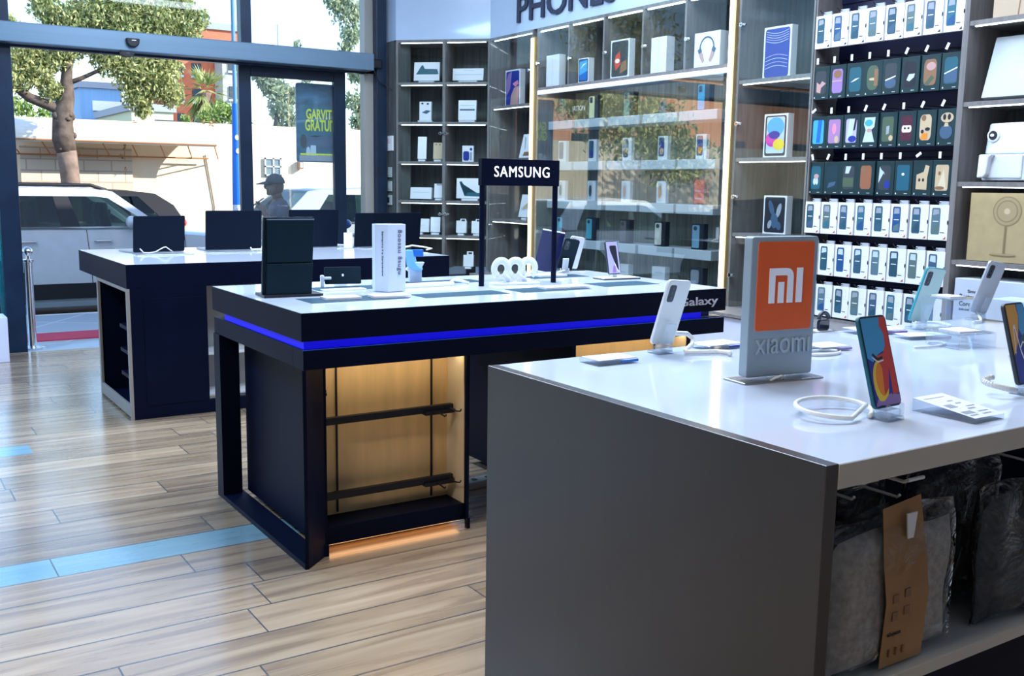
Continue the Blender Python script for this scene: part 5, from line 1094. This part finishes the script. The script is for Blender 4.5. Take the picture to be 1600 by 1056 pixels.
tree('dry climbing vine hanging on the far wall beside the blocks', 190, 19.6, [cl(195, 228, 7, 19.75), cl(190, 245, 5, 19.75), cl(195, 265, 4, 19.8), cl(205, 192, 5, 19.75), cl(212, 193, 4, 19.75)], leafmat('leaf_dry', (.22, .13, .06), (.5, .38, .2)), 2200, .04, 10, False, 'climbing_vine')
tree('dry vine clump on top of the far wall near the blue pole', 330, 19.7, [cl(325, 205, 6, 19.8), cl(330, 195, 5, 19.8), cl(318, 192, 4, 19.8)], MATS.get('leaf_dry') or leafmat('leaf_dry2', (.2, .12, .06), (.45, .32, .2)), 2200, .04, 12, False, 'climbing_vine')
tree('broad street tree left of the entrance across the street', -250, 17, [((-5.2, 17, 2.6), 1.6, 1.3, 1.0), ((-6.4, 17, 1.9), 1.1, 1.0, .8), ((-4.0, 17, 3.2), 1.2, 1.1, .9), ((-5.0, 17.2, 4.2), 1.6, 1.3, 1.1)], LEAF1, 1700, .07, 13, tz=2.2).location.x += 0
# palm
p = ony(322, 190, 30); t = thing('palm_tree', 'palm tree with fanned leaves in front of the terracotta block', 'palm', (p.x, p.y, GZ))
zt = ony(322, 145, 30).z-GZ
MB().tube([(0, 0, 0), (0, 0, zt)], [.22, .18], 10).build('trunk', BARKL, t)
b = MB(); rr = random.Random(2)
for k in range(46):
    az = rr.uniform(0, 6.28); el = rr.uniform(-1.1, 1.35); L_ = rr.uniform(.7, 1.0); d = Vector((math.cos(az)*math.cos(el), math.sin(az)*math.cos(el), math.sin(el)))
    s_ = d.cross(Vector((0, 0, 1))).normalized(); base = Vector((0, 0, zt)); tip = base+d*L_
    for j in range(7):
        f = (j-3)/3; e = tip+s_*f*.38-Vector((0, 0, .10+abs(f)*.12)); m_ = base+d*L_*.55+s_*f*.10
        b.add([tuple(base+d*.3), tuple(m_+s_*.03), tuple(e), tuple(m_-s_*.03)], [(0, 1, 2, 3)])
b.build('fronds', leafmat('leaf_palm', (.22, .30, .08), (.55, .58, .25)), t, recalc=False)

# ------------------------------------------------------------------ cars
TYRE = mat('tyre', (.012, .012, .014), .8); RIM = mat('alloy', (.45, .47, .5), .3, metal=.8); CLAD = mat('black_cladding', (.006, .007, .012), .5)
def car(label, x0, y0, col, L=4.5, H=1.57, belt=1.15, rz=0, suv=True, W=1.82, rails=True, cabin=(.02, .16, .50, .66), wheel=.335, group=None, bpl=(.385, .425), flip=False, clad=.48):
    """local x from the rear bumper to the front bumper, y into the street, z up from the road"""
    t = thing('parked_car', label, 'car', (x0, y0, GZ), rz, group)
    paint = col
    st = [(0, .10, .78), (.012, .03, .95), (.04, 0, belt), (.15, 0, belt), (.30, 0, belt), (.5, 0, belt-.01), (cabin[3], 0, belt-.03), (cabin[3]+.05, .0, belt-.07), (.82, .01, belt-.14), (.92, .05, belt-.22), (.975, .14, belt-.34), (1.0, .28, belt-.50)]
    vs = []; n = 0
    for fx, ins, tz in st:
        x = fx*L; zb = .22+(.10 if fx < .01 or fx > .99 else 0)
        ring = [(ins+.10, zb), (ins+.02, zb+.06), (ins, .55), (ins, min(.80, tz-.1)), (ins+.035, tz-.03), (ins+.12, tz), (W/2, tz+(.03 if fx > cabin[3] else 0))]
        ring = ring+[(W-p[0], p[1]) for p in reversed(ring[:-1])]; n = len(ring)
        vs += [(x, p[0], p[1]) for p in ring]
    fs = [(i*n+k, i*n+(k+1) % n, (i+1)*n+(k+1) % n, (i+1)*n+k) for i in range(len(st)-1) for k in range(n)]+[tuple(range(n)), tuple((len(st)-1)*n+k for k in range(n-1, -1, -1))]
    b = MB().add(vs, fs); o = b.build('body', paint, t, smooth=True)
    es = o.modifiers.new('edges', 'EDGE_SPLIT'); es.split_angle = math.radians(38)
    def yy(z): return .035+.20*(z-belt)/(H-belt)
    def side(pts, th, name, m_, par, off=0):
        for s_ in (0, 1):
            b = MB(); A = [(p[0]*L, yy(p[1]) + off, p[1]) for p in pts]; B = [(p[0]*L, yy(p[1])+th+off, p[1]) for p in pts]
            if s_: A = [(p[0], W-p[1], p[2]) for p in A]; B = [(p[0], W-p[1], p[2]) for p in B]
            k = len(A); b.add(A+B, [tuple(range(k)), tuple(range(2*k-1, k-1, -1))]+[(i, i+k, (i+1) % k+k, (i+1) % k) for i in range(k)]); b.build(name, m_, par)
    c0_, c1_, c2_, c3_ = cabin; top = H-.075
    # frames: rear quarter, upper rail, A pillar
    side([(c0_, belt), (c0_+.025, belt+.2), (c1_-.05, H-.03), (c1_, H), (c2_, H), (c2_+.02, H-.02), (c3_-.0, belt-.02), (c3_-.025, belt-.01), (c2_+.005, top-.02), (c2_-.03, top), (c1_+.02, top), (c0_+.09, belt+.03), (c0_+.09, belt)], .03, 'pillars', paint, t)
    side([(bpl[0], belt), (bpl[0]-.012, top), (bpl[1]-.012, top), (bpl[1]+.01, belt)], .03, 'pillars', CLAD, t, .004)
    side([(c0_+.09, belt), (c0_+.09, belt+.05), (c1_+.02, top), (bpl[0]-.012, top), (bpl[0], belt)], .006, 'side_window', CARGL, t, .008)
    side([(bpl[1]+.01, belt), (bpl[1]-.012, top), (c2_-.03, top), (c2_+.005, top-.02), (c3_-.045, belt)], .006, 'side_window', CARGL, t, .008)
    # roof
    b = MB(); y1_ = yy(H); vs = []
    for fx, dz in ((c1_-.03, -.03), (c1_+.02, .0), ((c1_+c2_)/2, .035), (c2_-.02, .01), (c2_+.02, -.03)):
        for f in (0, .15, .5, .85, 1): vs.append((fx*L, y1_+(W-2*y1_)*f, H-.01+dz+.03*math.sin(math.pi*f)))
    b.add(vs, [(i*5+k, i*5+k+1, (i+1)*5+k+1, (i+1)*5+k) for i in range(4) for k in range(4)]); o = b.build('roof', paint, t, smooth=True); so = o.modifiers.new('s', 'SOLIDIFY'); so.thickness = .03
    ya, yb = yy(belt)+.03, yy(H)+.02
    for (xa, xb, nm) in ((c3_, c2_+.015, 'windscreen'), (c0_+.005, c1_-.03, 'rear_window')):
        b = MB(); b.add([(xa*L, ya, belt-.02), (xa*L, W-ya, belt-.02), (xb*L, W-yb, H-.02), (xb*L, yb, H-.02)], [(0, 1, 2, 3)]); b.build(nm, CARGL, t)
    # seats and wheel seen through the windows
    for fx in (.27, .455):
        for sy in (.35, 1.0): 
            b = MB(); b.prism([(fx*L, belt-.1), (fx*L+.12, belt-.1), (fx*L+.06, belt+.12), (fx*L+.05, belt+.28), (fx*L-.02, belt+.28), (fx*L-.05, belt+.12)], 'y', sy, sy+.38); b.build('seat', DKGREY, t, bevel=.02)
    b = MB(); b.tube([(c3_*L-.62+.09*math.sin(a), .60+.17*math.cos(a), belt+.03+.15*math.sin(a)) for a in [math.pi*2*k/16 for k in range(16)]], .015, 6, closed=True); b.build('steering_wheel', DKGREY, t)
    if clad: 
        for s_ in (-.012, W-.008):
            b = MB(); b.prism([(.19*L, .30), (.19*L, clad), (.78*L, clad), (.78*L, .30)], 'y', s_, s_+.02); b.build('side_cladding', CLAD, t)
        b = MB(); b.box(.21*L, .77*L, -.012, .0, .21, .275); b.build('sill_strip', mat('grey_sill', (.22, .27, .30), .4), t)
    for fx in (.165, .775):
        for s_ in (0, 1):
            yw = .0 if s_ == 0 else W-.21
            arch = MB(); arch.prism([(fx*L+(wheel+.075)*math.cos(a), wheel+(wheel+.075)*math.sin(a)) for a in [math.pi*k/14-.05 for k in range(16)]]+[(fx*L-.30, .2), (fx*L+.30, .2)], 'y', -.006 if s_ == 0 else W-.05, .05 if s_ == 0 else W+.006); arch.build('wheel_arch', CLAD, t)
            T = Matrix.Translation((fx*L, yw-.018 if s_ == 0 else yw+.01, wheel)) @ Matrix.Rotation(-math.pi/2, 4, 'X')
            b = MB(); b.lathe([(wheel*.62, 0), (wheel*.95, .0), (wheel, .03), (wheel, .18), (wheel*.95, .21), (wheel*.62, .21)], 28, (0, 0, 0), 0, T); wh = b.build('wheel', TYRE, t)
            b = MB(); b.lathe([(wheel*.63, .02), (wheel*.66, .0), (wheel*.66, .19)], 28, (0, 0, 0), 0, T)
            for k in range(5):
                T2 = T @ Matrix.Rotation(2*math.pi*k/5, 4, 'Z'); b.box(-.025, .025, 0, wheel*.64, (.005 if s_ == 0 else .18), (.02 if s_ == 0 else .20), 0, T2)
            b.build('rim', RIM, wh)
    if rails:
        for yk in (y1_+.04, W-y1_-.04): MB().tube([((c1_-.02)*L, yk, H), (c1_*L+.1, yk, H+.055), (c2_*L-.15, yk, H+.055), (c2_*L+.03, yk, H-.005)], .022, 8).build('roof_rail', CLAD, t)
    for (a, nm) in (((.315+.10)*L, 'door_handle'), (.23*L, 'door_handle')):
        b = MB(); b.tube([(a, .0, belt-.17), (a+.02, -.03, belt-.165), (a+.17, -.03, belt-.165), (a+.19, .0, belt-.17)], .014, 8); b.build(nm, CHROME, t)
    for a in (.405, .66, .22): MB().tube([(a*L, -.001, .45), (a*L-.02, -.001, .8), (a*L-.04, .03, belt-.03)], .004, 4).build('door_gap', CLAD, t)
    bx((c0_+.09)*L, (c3_-.04)*L, .018, .032, belt-.012, belt+.006).build('window_trim', CHROME, t)
    for s_ in (0, 1):
        b = MB(); b.ball((c3_*L-.42, -.10 if s_ == 0 else W+.10, belt+.06), .085, 12, 0, (.8, 1.2, .9)); b.build('wing_mirror', paint, t, smooth=True)
        b = MB(); b.ball((L*.945, .13 if s_ == 0 else W-.13, belt-.34), .13, 12, 0, (1.3, .7, .55)); b.build('headlight', mat('headlight', (.6, .65, .7), .1, coat=1), t, smooth=True)
        b = MB(); b.ball((.04*L*.7, .10 if s_ == 0 else W-.10, .98), .13, 12, 0, (1.1, .8, .7)); b.build('tail_light', mat('tail_red', (.55, .03, .04), .2, coat=1), t, smooth=True)
    for xx in (.0, L):
        bx(xx-.03 if xx else -.02, xx+.02 if xx else .03, .45, W-.45, .50, .62).build('number_plate', WHITEI, t)
    return t
CW = mat('car_white', (.62, .65, .70), .25, coat=.6); CG = mat('car_grey', (.018, .018, .022), .4, spec=.3); CS = mat('car_silver', (.45, .50, .52), .28, coat=.5, metal=.3)
car('white car with black roof rails parked right outside the entrance', .55, 12.8, CW, L=4.45, H=1.575, belt=1.14, bpl=(.335, .372), cabin=(.02, .12, .455, .60), wheel=.35)
car('dark grey car parked against the far wall beyond the white car', 4.85, 19.6, CG, L=4.3, H=1.50, belt=1.08, rz=math.pi, rails=False, clad=0)
car('silver car parked at the right beyond the man in the cap', 5.15, 14.0, CS, L=4.5, H=1.60, belt=1.12, rails=False, clad=0)
car('small white hatchback parked left of the entrance', -.2, 14.6, mat('car_white_warm', (.92, .90, .86), .25, coat=.6), L=3.9, H=1.48, belt=1.02, rz=math.pi, rails=False, clad=0)
car('grey hatchback parked at the far left of the street', -5.0, 14.6, CG, L=4.0, H=1.48, belt=1.04, rz=math.pi, rails=False, clad=0)

# ------------------------------------------------------------------ poster on the door
t = thing('poster', 'dark blue hanging poster with yellow lettering behind the glass door', 'poster', (3.150, 8.17, 1.42))
b = MB(); b.prism(rrect(0, .42, 0, .648, .02), 'y', 0, .012); b.build('board', mat('poster_blue', (.03, .12, .22), .35, noise=.5, nscale=4, stretch=(1, 1, 4)), t)
b = MB(); b.face(rrect(.03, .39, .05, .47, .01), -.0010, 0); b.face(rrect(.09, .40, .10, .22, .03), -.0015, 1); b.face(ell(.17, .27, .10, .06, 14), -.0015, 0); b.face(ell(.06, .17, .03, .06, 10), -.002, 2); b.face(rrect(.12, .17, .05, .14, .01), -.0022, 3); b.face(ell(.10, .08, .02, .05, 8), -.0022, 3); b.face([(.03, .058), (.42, .058), (.42, .072), (.03, .072)], -.0024, 4); b.face([(.02, .01), (.41, .01), (.41, .055), (.02, .055)], -.0024, 5)
b.build('printed_picture', [C('petrol_blue', .02, .13, .20), SLATE, DKGREY, PALE, LIME, GREYI], t, recalc=False)
text('yellow_lettering', 'GARVIT', .23, .085, LIME, t, (.085, -.004, .355), (math.pi/2, 0, 0), .001, .03)
text('yellow_lettering', 'GRATUIT', .275, .095, LIME, t, (.075, -.004, .258), (math.pi/2, 0, 0), .001, .03)

# ------------------------------------------------------------------ the man walking past
def skin(name, pts, edges, rad, root=0, lvl=2):
    me = bpy.data.meshes.new(name); me.from_pydata(pts, edges, []); o = bpy.data.objects.new(name, me); COL.objects.link(o)
    o.modifiers.new('skin', 'SKIN'); sv = me.skin_vertices[0].data
    for i, r_ in enumerate(rad):
        sv[i].radius = r_ if isinstance(r_, tuple) else (r_, r_)
    sv[root].use_root = True
    s = o.modifiers.new('sub', 'SUBSURF'); s.levels = lvl; s.render_levels = lvl
    dg = bpy.context.evaluated_depsgraph_get(); m2 = bpy.data.meshes.new_from_object(o.evaluated_get(dg)); bpy.data.objects.remove(o)
    return m2
def from_mesh(name, meshes, m_, parent, extra=None):
    b = MB()
    for me in meshes: b.add([tuple(v.co) for v in me.vertices], [tuple(p.vertices) for p in me.polygons])
    if extra: extra(b)
    return b.build(name, m_, parent, smooth=True)
man = thing('person', 'man in a cap and grey t-shirt walking outside, holding up a phone', 'person', (*ony(437, 300, 11.2).xy, GZ), math.pi+math.radians(-8))
P = [(0, 0, .96), (0, 0, 1.12), (.01, 0, 1.30), (.01, 0, 1.44), (.03, 0, 1.52), (.05, 0, 1.60),
     (0, .17, 1.43), (.07, .235, 1.12), (.215, .15, 1.37), (.245, .12, 1.45),          # near (left) arm raised
     (0, -.17, 1.43), (-.05, -.24, 1.16), (.06, -.25, .94), (.08, -.25, .85),
     (.0, .09, .88), (.14, .10, .50), (.02, .10, .10), (.16, .11, .04), (.0, -.09, .88), (-.10, -.10, .50), (-.26, -.10, .14), (-.13, -.10, .04)]
Ed = [(0, 1), (1, 2), (2, 3), (3, 4), (4, 5), (3, 6), (6, 7), (7, 8), (8, 9), (3, 10), (10, 11), (11, 12), (12, 13), (0, 14), (14, 15), (15, 16), (16, 17), (0, 18), (18, 19), (19, 20), (20, 21)]
Rd = [(.13, .15), (.11, .14), (.12, .16), (.08, .12), .055, .055, .055, .048, .036, .042, .055, .042, .030, .035, .085, .055, .042, .035, .085, .055, .042, .035]
SK = mat('skin_dark', (.14, .085, .065), .55)
def headx(b):
    b.ball((.055, 0, 1.655), .092, 20, 0, (1.15, .92, 1.30)); b.ball((.10, 0, 1.595), .05, 14, 0, (1.0, .95, .9))
    b.ball((.156, 0, 1.648), .020, 10, 0, (1.2, .8, 1.5)); b.tube([(.02, 0, 1.50), (.04, 0, 1.60)], [.062, .056], 12); b.ball((.135, 0, 1.612), .014, 10, 0, (1.3, 1.8, .8)); b.ball((.135, 0, 1.602), .013, 10, 0, (1.1, 1.6, .8)); b.ball((.125, 0, 1.572), .025, 10)
    for s_ in (-1, 1): b.ball((.045, .080*s_, 1.65), .022, 10, 0, (.9, .45, 1.5)); b.ball((.128, .030*s_, 1.672), .012, 8)
    # fingers of the raised hand closing round the phone, and of the lower hand
    for k in range(4):
        z = 1.475-.018*k; b.tube([(.250, .12, z-.012), (.278, .105, z), (.284, .078, z+.002), (.268, .062, z)], [.010, .009, .008, .006], 6)
    b.tube([(.245, .13, 1.43), (.258, .095, 1.42), (.252, .074, 1.435)], [.011, .010, .008], 6)
    for k in range(4): b.tube([(.07+.015*k, -.25, .83), (.08+.016*k, -.25, .775), (.085+.014*k, -.245, .745+.004*k)], [.010, .009, .007], 6)
    b.tube([(.10, -.24, .86), (.125, -.23, .81)], [.011, .008], 6)
from_mesh('body', [skin('m', P, Ed, Rd)], SK, man, headx)
P2 = [P[0], P[1], P[2], P[3], (.02, 0, 1.485), P[6], (.035, .205, 1.27), P[10], (-.03, -.21, 1.27), (0, 0, .90)]
from_mesh('t_shirt', [skin('m', P2, [(0, 1), (1, 2), (2, 3), (3, 4), (3, 5), (5, 6), (3, 7), (7, 8), (0, 9)], [(.155, .175), (.14, .165), (.15, .185), (.105, .145), .075, .078, .068, .078, .068, (.155, .175)])], mat('tshirt_blue_grey', (.09, .11, .15), .9, noise=.1), man)
P3 = [(0, 0, .95), P[14], P[15], (.03, .10, .14), P[18], P[19], (-.24, -.10, .17)]
from_mesh('trousers', [skin('m', P3, [(0, 1), (1, 2), (2, 3), (0, 4), (4, 5), (5, 6)], [(.145, .16), .105, .078, .065, .105, .078, .065])], mat('trousers_dark', (.03, .035, .05), .9), man)
for x, y, z in ((.10, .105, .035), (-.18, -.10, .04)): MB().ball((x, y, z), .05, 14, 0, (2.6, .95, .9)).build('shoe', DKGREY, man, smooth=True)
b = MB(); cp = [(.108*math.cos(a), (.112)*math.sin(a)) for a in [math.pi/2*k/8 for k in range(9)]]
b.lathe([(r_*1.03, z*.98) for r_, z in cp[:-1]]+[(.004, .111)], 24, (.05, 0, 1.685)); n_ = 9; vs = []
for k in range(n_):
    a = math.pi*(k/(n_-1)-.5); ya = .085*math.sin(a); xi = .05+.10*math.cos(a)*.95; xo = .05+.10*math.cos(a)+.115*max(0, math.cos(a))**.6
    vs += [(xi, ya, 1.712), (xo, ya*.85, 1.676), (xo, ya*.85, 1.668), (xi, ya, 1.688)]
b.add(vs, [(4*k+q, 4*k+(q+1) % 4, 4*k+4+(q+1) % 4, 4*k+4+q) for k in range(n_-1) for q in range(4)])
b.build('cap', mat('cap_grey', (.07, .08, .10), .85), man, smooth=True)
t = thing('smartphone', 'phone held up to the face of the man outside', 'phone', (0, 0, 0)); 
T = man.matrix_basis.copy() @ Matrix.Translation((.262, .090, 1.475)) @ Matrix.Rotation(math.radians(35), 4, 'Y'); t.matrix_basis = T
b = MB(); b.prism(rrect(-.075, .075, -.035, .035, .008), 'z', -.004, .004); b.build('body', DKGREY, t)

# ------------------------------------------------------------------ blue scooter outside between two laptops
q = ony(540, 350, 9.2); t = thing('motor_scooter', 'blue motor scooter outside whose mirror shows between two laptops', 'scooter', (q.x, 9.2, 0), math.radians(20)); SB = mat('scooter_blue', (.01, .10, .38), .25, coat=.5)
zz = q.z
b = MB(); b.ball((0, 0, zz), .062, 16, 0, (1.2, .6, .75)); b.build('mirror', SB, t, smooth=True)
MB().tube([(-.02, 0, zz-.02), (-.12, 0, zz-.03), (-.16, .02, zz-.14)], .018, 8).build('mirror_stem', BLACKM, t)
MB().tube([(-.34, .0, zz-.15), (-.16, .03, zz-.13), (.0, .05, zz-.12)], .018, 8).build('handlebar', BLACKM, t)
b = MB(); b.prism([(-.30, .25), (-.02, .25), (.0, .70), (-.08, zz-.16), (-.26, zz-.16), (-.32, .70)], 'y', -.03, .06); b.build('front_shield', SB, t, bevel=.02)
for yy_ in (-.28, .95):
    T = Matrix.Translation((-.16, yy_, .22)) @ Matrix.Rotation(math.pi/2, 4, 'Y'); MB().lathe([(.10, -.04), (.20, -.05), (.22, 0), (.20, .05), (.10, .04)], 20, (0, 0, 0), 0, T).build('wheel', TYRE, t)
b = MB(); b.prism([(-.2, .25), (.98, .30), (.98, .60), (.40, .62), (.30, .32), (.05, .30)], 'x', -.28, -.04); b.build('body', SB, t, bevel=.03)
bx(-.27, -.05, .38, .95, .62, .72).build('seat', BLACKM, t, bevel=.03)
MB().tube([(-.16, -.28, .22), (-.16, .0, .60)], .03, 8).build('fork', BLACKM, t)
